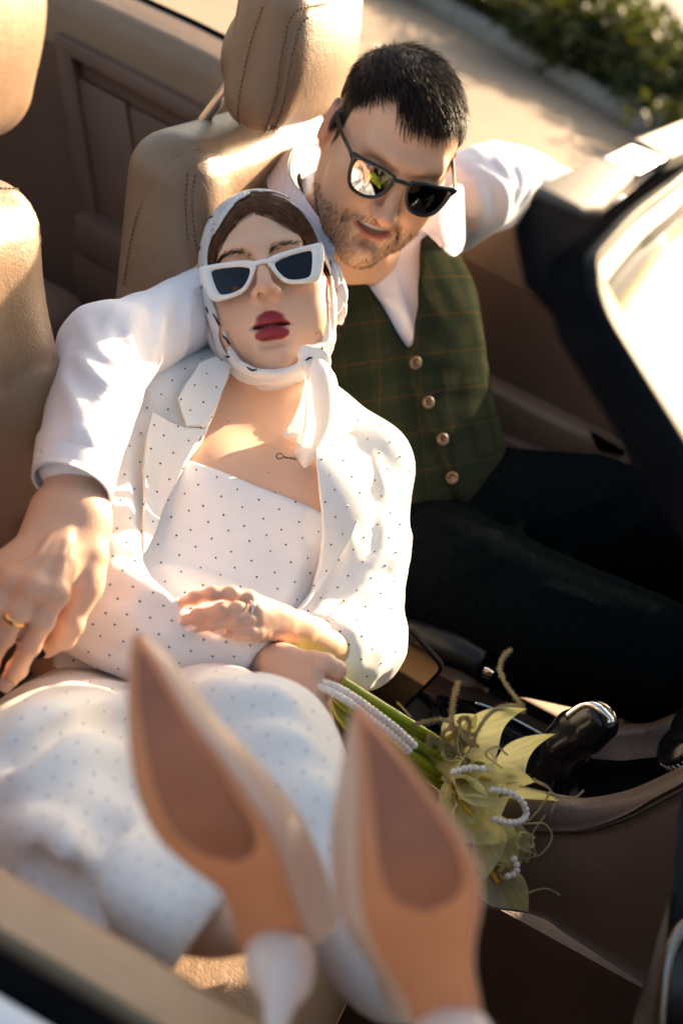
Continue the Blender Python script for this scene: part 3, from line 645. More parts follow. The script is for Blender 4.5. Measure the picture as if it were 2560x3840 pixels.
sheet('windscreen_glass', np.array(rows), M['glass'], ws, .004)
# ---- bonnet and front wings
rows = []
for x, zc, ye in ((.50, .945, .50), (.62, .96, .47), (.9, .93, .43), (1.3, .87, .42), (1.7, .78, .46), (1.85, .70, .52)):
    ys = np.linspace(ye, 2*WC-ye, 13); rows.append([[x+.10*(1-((y-WC)/.8)**2), y, zc-.06*((y-WC)/.8)**4] for y in ys])
sheet('bonnet', grid_surface(rows, 24, 25), M['paint_white'], car, .006)
for s_ in (1, -1):
    yy = lambda y: y if s_ > 0 else 2*WC-y
    rows = [[(x, yy(ye), z) for x in np.linspace(.46, 1.85, 8)] for ye, z in ((.50, .90), (.42, .86), (.36, .74), (.35, .5), (.37, .28))]
    sheet('front_wing', grid_surface(rows, 14, 16), M['paint_white'], car, .006)
for xw in (1.25, -1.45):
    for yw in (.42, 2.12):
        wl = part('wheel'); tube('tyre', [np.array([xw, yw-.09, .30]), np.array([xw, yw-.07, .30]), np.array([xw, yw+.07, .30]), np.array([xw, yw+.09, .30])], [.26, .30, .30, .26], M['rubber'], wl, 32); tube('rim', [np.array([xw, yw-.095, .30]), np.array([xw, yw+.095, .30])], [.2, .2], M['chrome'], wl, 32)
# ---------------------------------------------------------------- figure modelling: heads, hands, hair
def head_sdf(male=True, mouth_open=.004, smile=0.0, lipk=1.0, zc=-.070, flat=1.0, lipy=0.0):
    """face in local axes: x to the figure's left, y forward, z up; metres, crown at z .13, chin at z -.118"""
    h = Sdf(); S = (-1, 1)
    h.ell((0, -.018, .036 if male else .040), (.076, .096, .077) if male else (.0695, .094, .084), k=.01)                     # cranium
    h.ell((0, .030, .043 if male else .046), (.061, .059, .057) if male else (.057, .059, .060), k=.03)                      # forehead
    h.ell((0, .028, -.035), (.063, .066, .084) if male else (.0595, .064, .080), k=.03)
    h.chain([(0, .06, -.102), (0, .073, -.108)], [.026, .0195] if male else [.022, .0165], k=.03)
    for s in S:
        h.chain([(s*.056, -.008, -.03), (s*.051, .004, -.068), (s*.032, .048, -.096), (0, .072, -.106)], [.017, .017, .017, .015] if male else [.014, .014, .014, .012], k=.03)   # jaw line
        h.ell((s*.045, .054, -.016), (.026, .028, .024), k=.03)            # cheekbone
        h.ell((s*.038, .056, -.055), (.026, .028, .034), k=.032)           # cheek
    h.chain([(-.040, .078, .030), (-.016, .091, .026), (.016, .091, .026), (.040, .078, .030)], [.010, .0105, .0105, .010] if male else [.007, .007, .007, .007], k=.02)
    for s in S:
        h.ell((s*.033, .098, .006), (.021, .016, .013), k=.014, op='s')    # eye sockets
        h.ell((s*.032, .078, .006), (.0125, .0125, .0118), k=.004)         # closed lids over the eyeballs
    nz = 1.0 if male else .86
    nt_ = 0 if male else .004
    h.chain([(0, .088, .020), (0, .0985, -.004+nt_), (0, .110*1, -.026+nt_), (0, .1165*(1 if male else .975), -.036+nt_)], [.0075*nz, .0080*nz, .0098*nz, .0118*nz], k=.012)
    for s in S: 
        h.ell((s*.0125*nz, .102, -.0395+nt_), (.0085*nz, .0115, .0082*nz), k=.007)
        h.ell((s*.0065*nz, .1075, -.0462+nt_), (.0054*nz, .0076, .0085), frame((0, 1, -.2), (0, 0, 1)), k=.002, op='s')
    # muzzle and lips: two flattened rolls with a cupid's bow, an opening between them
    h.ell((0, .074-.003*smile, -.066), (.033, .022, .028), k=.02)
    W = (.0245 if male else .0285)+.0085*smile; u_ = np.linspace(-1, 1, 17); au = np.abs(u_); cu = smile*.0065*au**2
    hu, hl = .0072*lipk, .0082*lipk                                        # heights of the upper and lower lip
    yc = .0955-.0125*au**2.2-.004*smile*au**2
    up_c = zc+mouth_open*.5*(1-au**2)+hu*.5*(1-au**2.4)*(1-.16*np.exp(-(u_/.16)**2))+cu; lo_c = zc-mouth_open*.5*(1-au**2)-hl*.5*(1-au**2.2)+cu
    U = [np.array([W*u_[i], yc[i]+.0005-.0025*smile, up_c[i]]) for i in range(17)]; L_ = [np.array([W*.97*u_[i], yc[i]-.0010, lo_c[i]-.0004]) for i in range(17)]
    rU = list(.0010+hu*.60*(1-au**1.9)); rL = list(.0010+hl*.60*(1-au**2.0))
    h.add(lambda p: d_ell(p, (0, .098, zc+smile*.001), (W*.90, .020, .0006+mouth_open*.52)), (-.03, .07, zc-.012), (.03, .12, zc+.012), .0025, 's')
    for pts_, rr_ in ((U, rU), (L_, rL)):
        def lipf(p, pts_=pts_, rr_=rr_):
            d = None
            for i in range(len(pts_)-1):
                a = np.array(pts_[i], F32); b = np.array(pts_[i+1], F32); c = (a[1]+b[1])/2; qq = p.copy(); qq[:, 1] = (qq[:, 1]-c)*flat+c; e = d_cap(qq, a, b, rr_[i], rr_[i+1]); d = e if d is None else smin(d, e, .002)
            return d/(1+.3*(flat-1))
        A_ = np.array(pts_); h.add(lipf, A_.min(0)-.01, A_.max(0)+.01, .0022)
    h.ell((0, .0945, zc-.0195-.004*(lipk-1)), (.016, .007, .0050), k=.010, op='s')          # dip under the lower lip
    h.ell((0, .1020, -.0530), (.0030, .0045, .0060), k=.006, op='s')        # philtrum
    if smile:
        for s in S: h.chain([(s*.020, .104, -.040), (s*.036, .088, -.060), (s*.038, .078, -.078)], [.0025, .0032, .0010], k=.012, op='s')
    for s in S:                                                            # ears
        R = frame((.35*s, 1, -.12), (0.0, .18, 1))
        c = np.array([s*.0765, -.012, -.004])
        h.ell(c, (.0085, .0185, .0335), R, k=.008); h.ell(c+R@np.array([s*.008, -.004, .004]), (.006, .019, .031), R, k=.004)
        h.ell(c+R@np.array([s*.0125, .003, .004]), (.0065, .0115, .020), R, k=.004, op='s'); h.ell(c+R@np.array([s*.012, -.007, .012]), (.004, .005, .014), R, k=.003, op='s')
    lips = (U, L_, rU, rL, flat, lipy)
    return h, lips
def lip_mask(q, lips):
    U, L_, rU, rL, flat, lipy = lips; d = None; q0 = q
    for pts, r in ((U, rU), (L_, rL)):
        for i in range(len(pts)-1):
            c = (pts[i][1]+pts[i+1][1])/2; q = q0.copy(); q[:, 1] = (q[:, 1]-c)*flat+c; e = d_cap(q, pts[i], pts[i+1], r[i], r[i+1]); d = e if d is None else np.minimum(d, e)
    q = q0; return np.clip(.5-(d-.0010)/.0012, 0, 1)*(q[:, 1] > .070)
def smooth_attr(m, Q, n, it=2):
    for _ in range(it):
        acc = np.zeros(n); c = np.zeros(n)
        for a, b in ((0, 1), (1, 2), (2, 3), (3, 0)):
            np.add.at(acc, Q[:, a], m[Q[:, b]]); np.add.at(acc, Q[:, b], m[Q[:, a]]); np.add.at(c, Q[:, a], 1); np.add.at(c, Q[:, b], 1)
        m = .4*m+.6*acc/np.maximum(c, 1)
    return np.clip((m-.5)*1.7+.5, 0, 1)
class Head:
    def __init__(s, origin, R, scale, sdf): s.o = np.asarray(origin, float); s.R = R; s.k = scale; s.f = sdf
    def loc(s, w): return ((w-s.o)@s.R)/s.k
    def wld(s, q): return s.o+s.k*(np.asarray(q, float)@s.R.T)
    def into(s, body, k=.02):
        r = .17*s.k; body.add(lambda p: s.f(s.loc(p), band=.05)*s.k, s.o-r, s.o+r, k); return body
def cam_frame(fx, fy, fz, ux, uy, uz):
    """forward and up given in camera axes (right, up, towards the camera) -> local axes (x = figure's left)"""
    f = fx*RIGHT+fy*UP-fz*VIEW; u = ux*RIGHT+uy*UP-uz*VIEW; f = nrm(f); u = nrm(u-f*(f@u)); return np.stack([np.cross(u, f)*1.0, f, u], axis=1)
def poly_px(p, poly):
    """signed distance (metres) to the prism whose outline is given in photograph pixels"""
    x, y, t = pixs(p); poly = np.asarray(poly, float); d = np.full(len(x), 1e18); ins = in_poly(x, y, poly)
    for i in range(len(poly)):
        a = poly[i]; b = poly[(i+1) % len(poly)]; ba = b-a; pa0 = x-a[0]; pa1 = y-a[1]; h = np.clip((pa0*ba[0]+pa1*ba[1])/(ba@ba+1e-9), 0, 1)
        d = np.minimum(d, (pa0-h*ba[0])**2+(pa1-h*ba[1])**2)
    d = np.sqrt(d)*np.abs(t)/FPX; return np.where(ins, -d, d)
def cutw(g, sign, k=.003, reach=.035):
    """warp that keeps (sign 1) or removes (sign -1) the inside of g"""
    def fn(p, d):
        m = d < reach; out = d.copy()
        if m.any(): out[m] = smax(d[m], sign*g(p[m]), k)
        return out
    return fn
def strands(roots, dirs, length, rad, n=5, bend=None, jitter=.15, sides=3, curl=0.0, clump=None):
    """tapered hairs as thin tubes: roots Nx3, dirs Nx3 (unit), length N; bend Nx3 pulls the tip"""
    N = len(roots); t = np.linspace(0, 1, n); dirs = dirs+rng.normal(size=(N, 3))*jitter; dirs /= np.linalg.norm(dirs, axis=1)[:, None]
    L = np.broadcast_to(length, (N,))[:, None]; P_ = np.empty((N, n, 3))
    for i, u in enumerate(t):
        P_[:, i] = roots+dirs*L*u+((bend*L*u*u) if bend is not None else 0)
    if curl: P_ += rng.normal(size=P_.shape)*curl*t[None, :, None]
    return hair_mesh(P_, rad, sides)
def hair_mesh(P_, rad, sides=3, tip=.25):
    N, n = P_.shape[:2]; T = np.gradient(P_, axis=1); T /= np.linalg.norm(T, axis=2)[..., None]+1e-9
    ref = rng.normal(size=(N, 1, 3)); A = np.cross(T, np.broadcast_to(ref, T.shape)); A /= np.linalg.norm(A, axis=2)[..., None]+1e-9; B = np.cross(T, A)
    r = (rad if np.ndim(rad) else np.full(N, rad))[:, None]*np.linspace(1, tip, n)[None]; V = []
    for k in range(sides):
        a = 2*math.pi*k/sides; V.append(P_+(A*math.cos(a)+B*math.sin(a))*r[..., None])
    V = np.stack(V, 2).reshape(-1, 3); idx = np.arange(N*n*sides).reshape(N, n, sides); F = []
    for k in range(sides):
        k2 = (k+1) % sides; F.append(np.stack([idx[:, :-1, k], idx[:, :-1, k2], idx[:, 1:, k2], idx[:, 1:, k]], -1).reshape(-1, 4))
    return V, np.vstack(F)
def sample_surface(V, Q, n, weight=None):
    a = V[Q]; area = np.linalg.norm(np.cross(a[:, 2]-a[:, 0], a[:, 3]-a[:, 1]), axis=1)*.5
    if weight is not None: area = area*weight
    f = rng.choice(len(Q), n, p=area/area.sum()); u = rng.random((n, 1)); v = rng.random((n, 1)); q = a[f]
    return (q[:, 0]*(1-u)+q[:, 1]*u)*(1-v)+(q[:, 3]*(1-u)+q[:, 2]*u)*v, f
def finger(body, pts, r0=.0092, r1=.0072, k=.006):
    """pts: knuckle, two joints, tip (world points)"""
    n = len(pts); r = np.linspace(r0, r1, n)
    body.chain(pts, list(r), k=k, kk=.004)
    for i in range(1, n-1): body.ell(pts[i], (r[i]*1.06,)*3, k=.004)
    return body
def nail(name, tip, prev, up, mat, parent, w=.0058, l=.0075, out=.0058, th=.0012, fwd=.002):
    """a thin curved plate on the back of a fingertip"""
    ax = nrm(np.asarray(tip)-np.asarray(prev)); u = nrm(np.asarray(up)-ax*(ax@np.asarray(up))); sd = np.cross(ax, u); G = []
    for a in np.linspace(-1, 1, 7):
        row = []
        for b in np.linspace(-1, 1, 9):
            ww = w*math.sqrt(max(0, 1-(abs(a)**4)*.45)); bb = b*ww
            row.append(np.asarray(tip)+ax*(fwd+a*l)+sd*bb+u*(out-.35*(bb/w)**2*w*.9))
        G.append(row)
    return sheet(name, np.array(G), mat, parent, th)
def skin_mat(name):
    m = MAT(name, (.6, .4, .3), .46, attr=True, noise=.07, scale=60, sss=.22, bump=.16, bscale=700, spec=.45, detail=6); return m
M['skin'] = skin_mat('skin'); 
M['teeth'] = MAT('teeth_enamel', (.72, .66, .56), .25, sss=.1)
def hair_mat(name, c1, c2, rough=.38):
    m = MAT(name, c1, rough, noise=.4, scale=120, col2=c2, spec=.25); return m
M['hair_dark'] = hair_mat('dark_brown_hair', (.010, .006, .004), (.034, .018, .010), .45)
M['hair_beard'] = hair_mat('brown_beard_hair', (.06, .03, .016), (.17, .085, .04), .42)
M['hair_brown'] = hair_mat('chestnut_hair', (.075, .030, .013), (.18, .078, .034), .36)
M['brow'] = hair_mat('eyebrow_hair', (.02, .011, .008), (.04, .02, .013), .5)
# ---------------------------------------------------------------- the man in the far seat
M['shirt'] = MAT('white_cotton_shirt', (.80, .79, .84), .75, sheen=.15, bump=.10, bscale=900, wrinkle=.16, wscale=16)
M['trouser_dark'] = MAT('dark_check_wool', (.0035, .005, .006), .92, noise=.3, scale=200, bump=.3, bscale=600, spec=.0)
M['horn'] = MAT('brown_horn_button', (.17, .10, .055), .4, coat=.15)
man = empty('person', P(1650, 2100, 1.85), 'bearded man in dark sunglasses, white shirt and green tartan vest, arm around the woman', 'person')
MH_o = np.array([-.3585, 1.5839, 1.1205]); MH_R = np.array([[.8678, .4822, .1203], [.496, -.8553, -.1496], [-.0307, -.1895, .9814]]); MH_s = .945; MH_o = MH_o+(1-MH_s)*MH_R@np.array([0, .10, .008])-RIGHT*.0125+UP*.0095
mh, mlips = head_sdf(True, .0150, 1.0, .85, zc=-.0685, flat=1.4); mhead = Head(MH_o, MH_R, MH_s, mh)
# --- torso frame
Rsh = P(985, 930, 1.70); Lsh = P(1670, 800, 1.93); nb = P(1300, 880, 1.74); hipc = P(1730, 2080, 1.86)
tx = nrm(Lsh-Rsh); tz = nrm(nb-hipc); tz = nrm(tz-tx*(tz@tx)); ty = np.cross(tz, tx); TR_ = np.stack([tx, ty, tz], 1); tc0 = (Rsh+Lsh)/2
def tl(x, y, z): return tc0+TR_@np.array([x, y, z])
def torso(f, o=0.0, w=1.0):
    f.ell(tl(0, .015, -.13), (.168*w+o, .105+o, .175+o), TR_, k=.03); f.ell(tl(0, .035, -.10), (.150*w+o, .085+o, .12+o), TR_, k=.03)
    f.box(tl(0, .01, -.24), (.150*w+o, .095+o, .20+o), .09+o, TR_, k=.04)
    f.chain([tl(-.165, -.01, -.02), tl(-.06, -.01, .035), tl(.06, -.01, .035), tl(.165-.065*(w < 1), -.01, -.02+.012*(w < 1))], [.052+o, .05+o, .05+o, .052+o-.008*(w < 1)], k=.04)
    f.ell(tl(.01, .03, -.33), (.148*w+o, .105+o, .12+o), TR_, k=.04)
    return f
# --- body: head, neck, chest under the clothes, right forearm and hand (fine), limbs under cloth (coarse)
mb = Sdf(); mhead.into(mb, .02)
mb.chain([mhead.wld((0, -.02, -.06)), mhead.wld((0, -.035, -.12)), nb+tz*-.02], [.055, .056, .062], k=.03); mb.chain([nb, tl(-.08, .0, -.02)], [.05, .04], k=.03); mb.chain([nb, tl(.08, .0, -.02)], [.05, .04], k=.03)
mb.ell(mhead.wld((0, .01, -.13)), (.012, .012, .012), k=.02)
V1, Q1 = net(mb, .0019, *(lambda a: (a.min(0), a.max(0)))(np.array([mhead.o-.155, mhead.o+.155, nb-.07, nb+.05])))
q = mhead.loc(V1); skin0 = np.array([.76, .45, .295])
colm = np.tile(skin0, (len(V1), 1)); lm = smooth_attr(lip_mask(q, mlips), Q1, len(V1))
def hairline(q):
    phi = np.degrees(np.arctan2(np.abs(q[:, 0]), q[:, 1]+.005)); zh = np.interp(phi, [0, 18, 30, 40, 52, 62, 72, 80, 88, 98, 120, 180], [.076, .078, .089, .091, .074, .050, .000, -.022, .028, .034, -.020, -.070])
    return q[:, 2]-zh, phi
hl_, phi = hairline(q)
cheek = np.exp(-((np.abs(q[:, 0])-.042)**2+(q[:, 2]+.025)**2)/.0005)*(q[:, 1] > .03); nose = np.exp(-(q[:, 0]**2/.0003+(q[:, 2]+.03)**2/.0004))*(q[:, 1] > .08)
def mix(c, m, t): return c*(1-m[:, None])+np.array(t)*m[:, None]
colm = mix(colm, .30*cheek, (.60, .25, .18)); colm = mix(colm, .30*nose, (.58, .24, .17)); 
ear = np.clip((np.abs(q[:, 0])-.074)/.006, 0, 1)*(np.abs(q[:, 2]) < .05); colm = mix(colm, .45*ear, (.62, .22, .14))
colm = mix(colm, lm*.9, (.46, .12, .10))
stub = np.clip((-.052-q[:, 2]+.25*(np.abs(q[:, 0])-.03)*(np.abs(q[:, 0]) > .03))/.02, 0, 1)*(q[:, 1] > -.03)*(1-lm)
colm = mix(colm, stub*.22*(q[:, 2] > -.135), (.20, .12, .085)); colm = mix(colm, np.clip(hl_/.012+.5, 0, 1)*(q[:, 1] < .12), (.03, .018, .013))
# right hand and forearm
mf = Sdf(); PW = P(270, 1880, 1.191); 
mf.chain([P(300, 1700, 1.242), P(275, 1830, 1.206), P(268, 1920, 1.185)], [.032, .0265, .026], k=.01); mf.chain([P(320, 1700, 1.252), P(315, 1850, 1.211), P(320, 1960, 1.185)], [.030, .024, .022], k=.015)
kn = [P(212, 2228, 1.113), P(125, 2200, 1.107), P(42, 2178, 1.113), P(-35, 2140, 1.128)]
for i, k_ in enumerate(kn): mf.chain([P(262-18*i, 1930, 1.185), P(240-40*i, 2060, 1.154), k_], [.021, .0155, .0105], k=.014)
for i in range(3): mf.chain([P(240-45*i, 2050, 1.159), kn[i]*.55+kn[i+1]*.45], [.014, .0070], k=.010)
mfing = [[kn[0], P(160, 2330, 1.113), P(112, 2420, 1.123), P(66, 2508, 1.138), P(37, 2548, 1.143)], [kn[1], P(75, 2290, 1.105), P(16, 2385, 1.113), P(-40, 2480, 1.128), P(-70, 2530, 1.138)],
         [kn[2], P(0, 2270, 1.107), P(-60, 2360, 1.123), P(-110, 2440, 1.138)], [kn[3], P(-80, 2220, 1.128), P(-140, 2300, 1.138)]]
for i, fpts in enumerate(mfing): finger(mf, fpts, .0098, .0076, k=.004)
mth = [P(318, 2060, 1.175), P(322, 2190, 1.164), P(262, 2340, 1.154), P(240, 2390, 1.157), P(178, 2432, 1.170)]; finger(mf, mth, .0145, .0084, k=.005)
mf.chain([P(300, 1960, 1.180), P(318, 2080, 1.170), P(300, 2200, 1.159)], [.02, .019, .0125], k=.018)
for i in range(3): mf.chain([P(258-22*i, 1985, 1.150), P(236-42*i, 2085, 1.118), kn[i]-VIEW*.006], [.0030, .0036, .0040], k=.006)   # tendons
for k_ in kn[:3]: mf.ell(k_+nrm(-RAY(130, 2200))*.0035, (.0088,)*3, k=.008)
V2, Q2 = net(mf, .0021); c2 = np.tile(np.array([.72, .44, .30]), (len(V2), 1)); kd = np.min([np.linalg.norm(V2-p_, axis=1) for fpts in mfing for p_ in (fpts[0], fpts[2])], axis=0); c2 = mix(c2, .45*np.exp(-(kd/.014)**2), (.56, .22, .16))
mc = Sdf(); torso(mc, -.02); mc.chain([Rsh, P(620, 1225, 1.50), P(410, 1320, 1.36), P(290, 1780, 1.215)], [.04, .03, .026, .022], k=.01); mc.chain([Lsh, P(2050, 700, 2.02), P(2300, 800, 2.08)], [.04, .03, .028], k=.01)
mc.chain([P(1680, 2150, 1.78), P(2440, 2480, 1.76), P(2500, 3000, 1.9)], [.06, .05, .04], k=.02); mc.chain([P(1850, 2000, 1.9), P(2600, 2080, 1.98), P(2750, 2700, 2.05)], [.06, .05, .04], k=.02); mc.chain([nb, tl(0, 0, -.05)], [.045, .06], k=.02)
V3, Q3 = net(mc, .012); c3 = np.tile(skin0, (len(V3), 1))
VV, QQ = join_np([(V1, Q1), (V2, Q2), (V3, Q3)]); mesh_np('body', VV, QQ, M['skin'], man, cols=np.vstack([colm, c2, c3]))
nail('fingernail', mfing[0][4], mfing[0][3], -VIEW+.15*RIGHT, MAT('bare_nail', (.62, .42, .35), .3), man, .0062, .0065, .0077); nail('fingernail', mth[4], mth[3], -VIEW+.2*UP, M['skin'], man, .006, .006, .008)
# teeth
tp = [mhead.wld((x, .0895-16*x*x, -.0650+3.5*x*x)) for x in np.linspace(-.020, .020, 11)]
G = np.array([[np.array(p_)+mhead.R[:, 2]*s for s in np.linspace(-.0035, .0050, 4)] for p_ in tp]); sheet('teeth', G, M['teeth'], man, .003)
# --- hair, beard, brows
fc = mhead.loc(V1[Q1].mean(1)); hf, ph = hairline(fc); wgt = np.clip(hf/.016+.45, 0, 1)*(fc[:, 2] > -.09)*(np.linalg.norm(fc-[0, -.018, .03], axis=1) < .14)*(1-((np.abs(fc[:, 0]) > .074) & (np.abs(fc[:, 2]) < .034) & (np.abs(fc[:, 1]+.012) < .026)))
rt, fi = sample_surface(V1, Q1, 25000, wgt); rl = mhead.loc(rt); N_ = grad(mh, rl)
top = np.clip((rl[:, 2]-.045)/.04, 0, 1); front = np.clip((rl[:, 1]+.02)/.09, 0, 1)
comb = np.stack([.35+.25*np.sin(rl[:, 0]*60), .75*np.ones(len(rl)), -.25-.55*(1-top)], 1)*np.array([1, 1, 1]); comb[:, 0] = comb[:, 0]*top+(rl[:, 0] > 0)*.0
comb = comb*(top[:, None])+np.array([0, .12, -1.0])*(1-top[:, None]); comb -= N_*(comb*N_).sum(1)[:, None]; comb /= np.linalg.norm(comb, axis=1)[:, None]
lift = .75*top+.22; lift = lift*.55; d_ = comb+N_*lift[:, None]; d_ /= np.linalg.norm(d_, axis=1)[:, None]
cl = np.sin(rl[:, 0]*230+rl[:, 1]*90)+np.sin(rl[:, 1]*170-rl[:, 0]*140); d_ += .10*cl[:, None]*np.cross(comb, N_)
ln = (.006+.018*top*(1.05-.25*front))*(.75+.5*rng.random(len(rl)))
Vh, Fh = strands(mhead.wld(rl-N_*.001), d_@mhead.R.T, ln*mhead.k, .00036, 5, bend=(-N_*.35+comb*.35)@mhead.R.T, jitter=.16)
cap_v = V1+0; 
hair = mesh_np('hair', Vh, Fh, M['hair_dark'], man)
# solid under-layer of the hair so that the scalp does not show through
hcap = Sdf(); hcap.add(lambda p: d_ell(p, (0, -.018, .0370), (.0775, .0975, .0800)), (-.1, -.13, -.06), (.1, .1, .15), .01); hcap.ell((0, .029, .052), (.055, .057, .045), k=.03)
hcap.warp(lambda p, d: smax(d, -(hairline(p)[0]-.010)*.8, .006)); hcap.add(lambda p: .02-p[:, 2], (-.2, -.2, -.2), (.2, .2, .2), .01, 'i')
Vc, Qc = net(hcap, .003, (-.1, -.13, 0), (.1, .11, .16)); mesh_np('hair_underlayer', mhead.wld(Vc), Qc, M['hair_dark'], man)
bw = np.zeros(len(fc)); ax_ = np.abs(fc[:, 0])
chinz = (fc[:, 2] < -.080)*(fc[:, 1] > .0)*(fc[:, 2] > -.13); jaw = (fc[:, 2] < -.055-.35*(ax_-.05))*(ax_ > .036)*(fc[:, 1] > -.01)*(fc[:, 2] > -.12)
mou = (np.abs(fc[:, 2]+.0535+.22*np.maximum(ax_-.012, 0)) < .0055)*(ax_ < .034)*(fc[:, 1] > .07)*(ax_ > .002); gob = (ax_ > .026)*(ax_ < .038)*(fc[:, 2] < -.058)*(fc[:, 2] > -.1)*(fc[:, 1] > .05); soul = (ax_ < .010)*(fc[:, 2] < -.084)*(fc[:, 2] > -.094)
bw = np.maximum.reduce([chinz*1.0, jaw*.9, mou*1.5, gob*.8, soul*.6]); bw *= 1-lip_mask(fc, mlips)
rt, fi = sample_surface(V1, Q1, 3800, bw); rl = mhead.loc(rt); N_ = grad(mh, rl); dn = np.stack([.5*np.sign(rl[:, 0])*(np.abs(rl[:, 0]) < .04)*(rl[:, 2] > -.075), .25*np.ones(len(rl)), -np.ones(len(rl))], 1); dn -= N_*(dn*N_).sum(1)[:, None]; dn /= np.linalg.norm(dn, axis=1)[:, None]
Vh, Fh = strands(mhead.wld(rl-N_*.0008), (dn*.8+N_*.55)@mhead.R.T, rng.uniform(.003, .009, len(rl)), .00025, 4, jitter=.28, bend=(-N_*.2)@mhead.R.T); mesh_np('beard', Vh, Fh, M['hair_beard'], man)
# --- shirt
ms = Sdf(); torso(ms, 0, .82)
ms.chain([Rsh, P(820, 1120, 1.62), P(610, 1222, 1.48), P(405, 1318, 1.345)], [.06, .046, .043, .046], k=.03); ms.chain([P(405, 1318, 1.345), P(350, 1510, 1.27), P(300, 1690, 1.225), P(292, 1720, 1.215)], [.047, .043, .039, .0375], k=.02)
ms.chain([Lsh, P(1780, 735, 1.90), P(1920, 705, 1.97), P(2080, 740, 2.03), P(2300, 830, 2.09)], [.062, .060, .052, .046, .042], k=.03)
ms.chain([P(1740, 690, 1.86), P(1850, 620, 1.92), P(1980, 650, 1.99)], [.035, .032, .028], k=.03)
def ridge(f, pts, r, k=.009, sink=.45, n=12, base=None):
    """a cloth fold: a soft tube laid half sunk along a pixel path on the surface"""
    c = catmull(np.array([(p_[0], p_[1]) for p_ in pts], float), n); w, hit = trace(base or f, c[:, 0], c[:, 1]); w = w[hit]; c = c[hit]
    if len(w) < 3: return
    N = grad(base or f, w); w = w-N*(r*sink); rr = r*np.sin(np.linspace(.25, math.pi-.25, len(w)))**.7
    f.chain(list(w), list(rr), k=k)
b0 = Sdf(); b0.ops = list(ms.ops)
for pts, r in (([(760, 1000), (700, 1150), (690, 1330)], .010), ([(640, 1060), (590, 1180), (600, 1340)], .011), ([(540, 1110), (480, 1230), (520, 1380)], .010), ([(700, 1040), (620, 1160), (560, 1380)], .008), ([(450, 1150), (400, 1260), (480, 1400)], .009), ([(330, 1220), (380, 1330), (500, 1400)], .008), ([(290, 1330), (370, 1420), (480, 1450)], .008), ([(240, 1420), (300, 1560), (280, 1650)], .006), ([(420, 1450), (350, 1560), (340, 1660)], .006),
               ([(1790, 640), (1880, 720), (1890, 830)], .017), ([(1730, 640), (1800, 760), (1780, 880)], .017), ([(1860, 580), (1900, 660), (1930, 700)], .014), ([(1940, 600), (1950, 680), (1930, 770)], .013), ([(1740, 760), (1760, 800), (1790, 780)], .007), ([(2000, 620), (1990, 700), (1960, 760)], .007), ([(1470, 1000), (1500, 1120), (1550, 1260)], .005), ([(1330, 1010), (1420, 1030), (1455, 1040)], .006), ([(1410, 1110), (1460, 1130), (1500, 1160)], .006)): ridge(ms, pts, r, base=b0)
_sf = lambda p, d: d+.0010*np.sin(p[:, 0]*90+3*np.sin(p[:, 2]*40))*np.sin(p[:, 1]*70+p[:, 2]*55)
ms.warp(_sf); V, Q = net(ms, .0042); V = laplace(V, Q, 1, .4); mesh_np('shirt', V, Q, M['shirt'], man)
# cuff: a tube with a rolled edge, its own button
cuff_c = [P(300, 1672, 1.228), P(285, 1740, 1.21), P(268, 1828, 1.192)]; ax = nrm(cuff_c[2]-cuff_c[0]); e1 = nrm(RIGHT-ax*(RIGHT@ax)); e2 = np.cross(ax, e1); rows = []
for u in np.linspace(0, 1, 9):
    c = catmull(cuff_c, 9)[int(round(u*8))]; rows.append([c+e1*math.cos(t)*(.0392-.0035*u)+e2*math.sin(t)*(.0335-.001*u)+ax*(.010*math.cos(t-.3))*u for t in np.linspace(0, 2*math.pi, 41)])
sheet('shirt_cuff', np.array(rows), M['shirt'], man, .0028)
def button(c, n, r, mat, parent, name='button', up=None, th=.003):
    n = nrm(n); a = nrm(np.cross(n, [.3, .5, .8])); b = np.cross(n, a); prof = [(0, .3), (.55, .3), (.68, 1), (.9, 1), (1, .5), (.95, 0)]; V = []; F = []; m = 18
    for rr, hh in prof: V += [np.asarray(c)+(a*math.cos(t)+b*math.sin(t))*r*rr+n*th*hh for t in np.linspace(0, 2*math.pi, m, endpoint=False)]
    for i in range(len(prof)-1):
        for k in range(m): F.append((i*m+k, i*m+(k+1) % m, (i+1)*m+(k+1) % m, (i+1)*m+k))
    return mesh_np(name, V, F, mat, parent)
button(P(163, 1705, 1.185), -VIEW-.6*RIGHT, .0058, MAT('pearl_shirt_button', (.7, .68, .62), .25, coat=.6), man)
# collar
col_rows = [[(1330, 610, 1.83), (1225, 545, 1.83), (1120, 545, 1.79), (1082, 640, 1.715), (1140, 745, 1.668), (1200, 830, 1.64), (1266, 915, 1.622)], [(1320, 640, 1.845), (1215, 580, 1.845), (1075, 570, 1.80), (1040, 668, 1.72), (1105, 762, 1.665), (1180, 860, 1.632), (1255, 945, 1.612)], [(1310, 670, 1.86), (1210, 640, 1.86), (1050, 610, 1.81), (1004, 694, 1.725), (1075, 790, 1.668), (1165, 890, 1.632), (1244, 980, 1.608)]]
sheet('shirt_collar', grid_surface([PL(r) for r in col_rows], 10, 40), M['shirt'], man, .003)
sheet('shirt_collar_stand', grid_surface([PL([(1330, 610, 1.83), (1225, 547, 1.828), (1124, 549, 1.786), (1088, 642, 1.712), (1145, 748, 1.664), (1204, 832, 1.638), (1268, 916, 1.62)]), PL([(1310, 680, 1.80), (1220, 650, 1.80), (1140, 655, 1.775), (1125, 710, 1.72), (1165, 780, 1.675), (1220, 850, 1.65), (1280, 930, 1.63)]), PL([(1310, 760, 1.79), (1240, 740, 1.785), (1165, 720, 1.765), (1150, 760, 1.725), (1190, 820, 1.685), (1240, 880, 1.66), (1300, 950, 1.64)])], 9, 40), M['shirt'], man, .002)
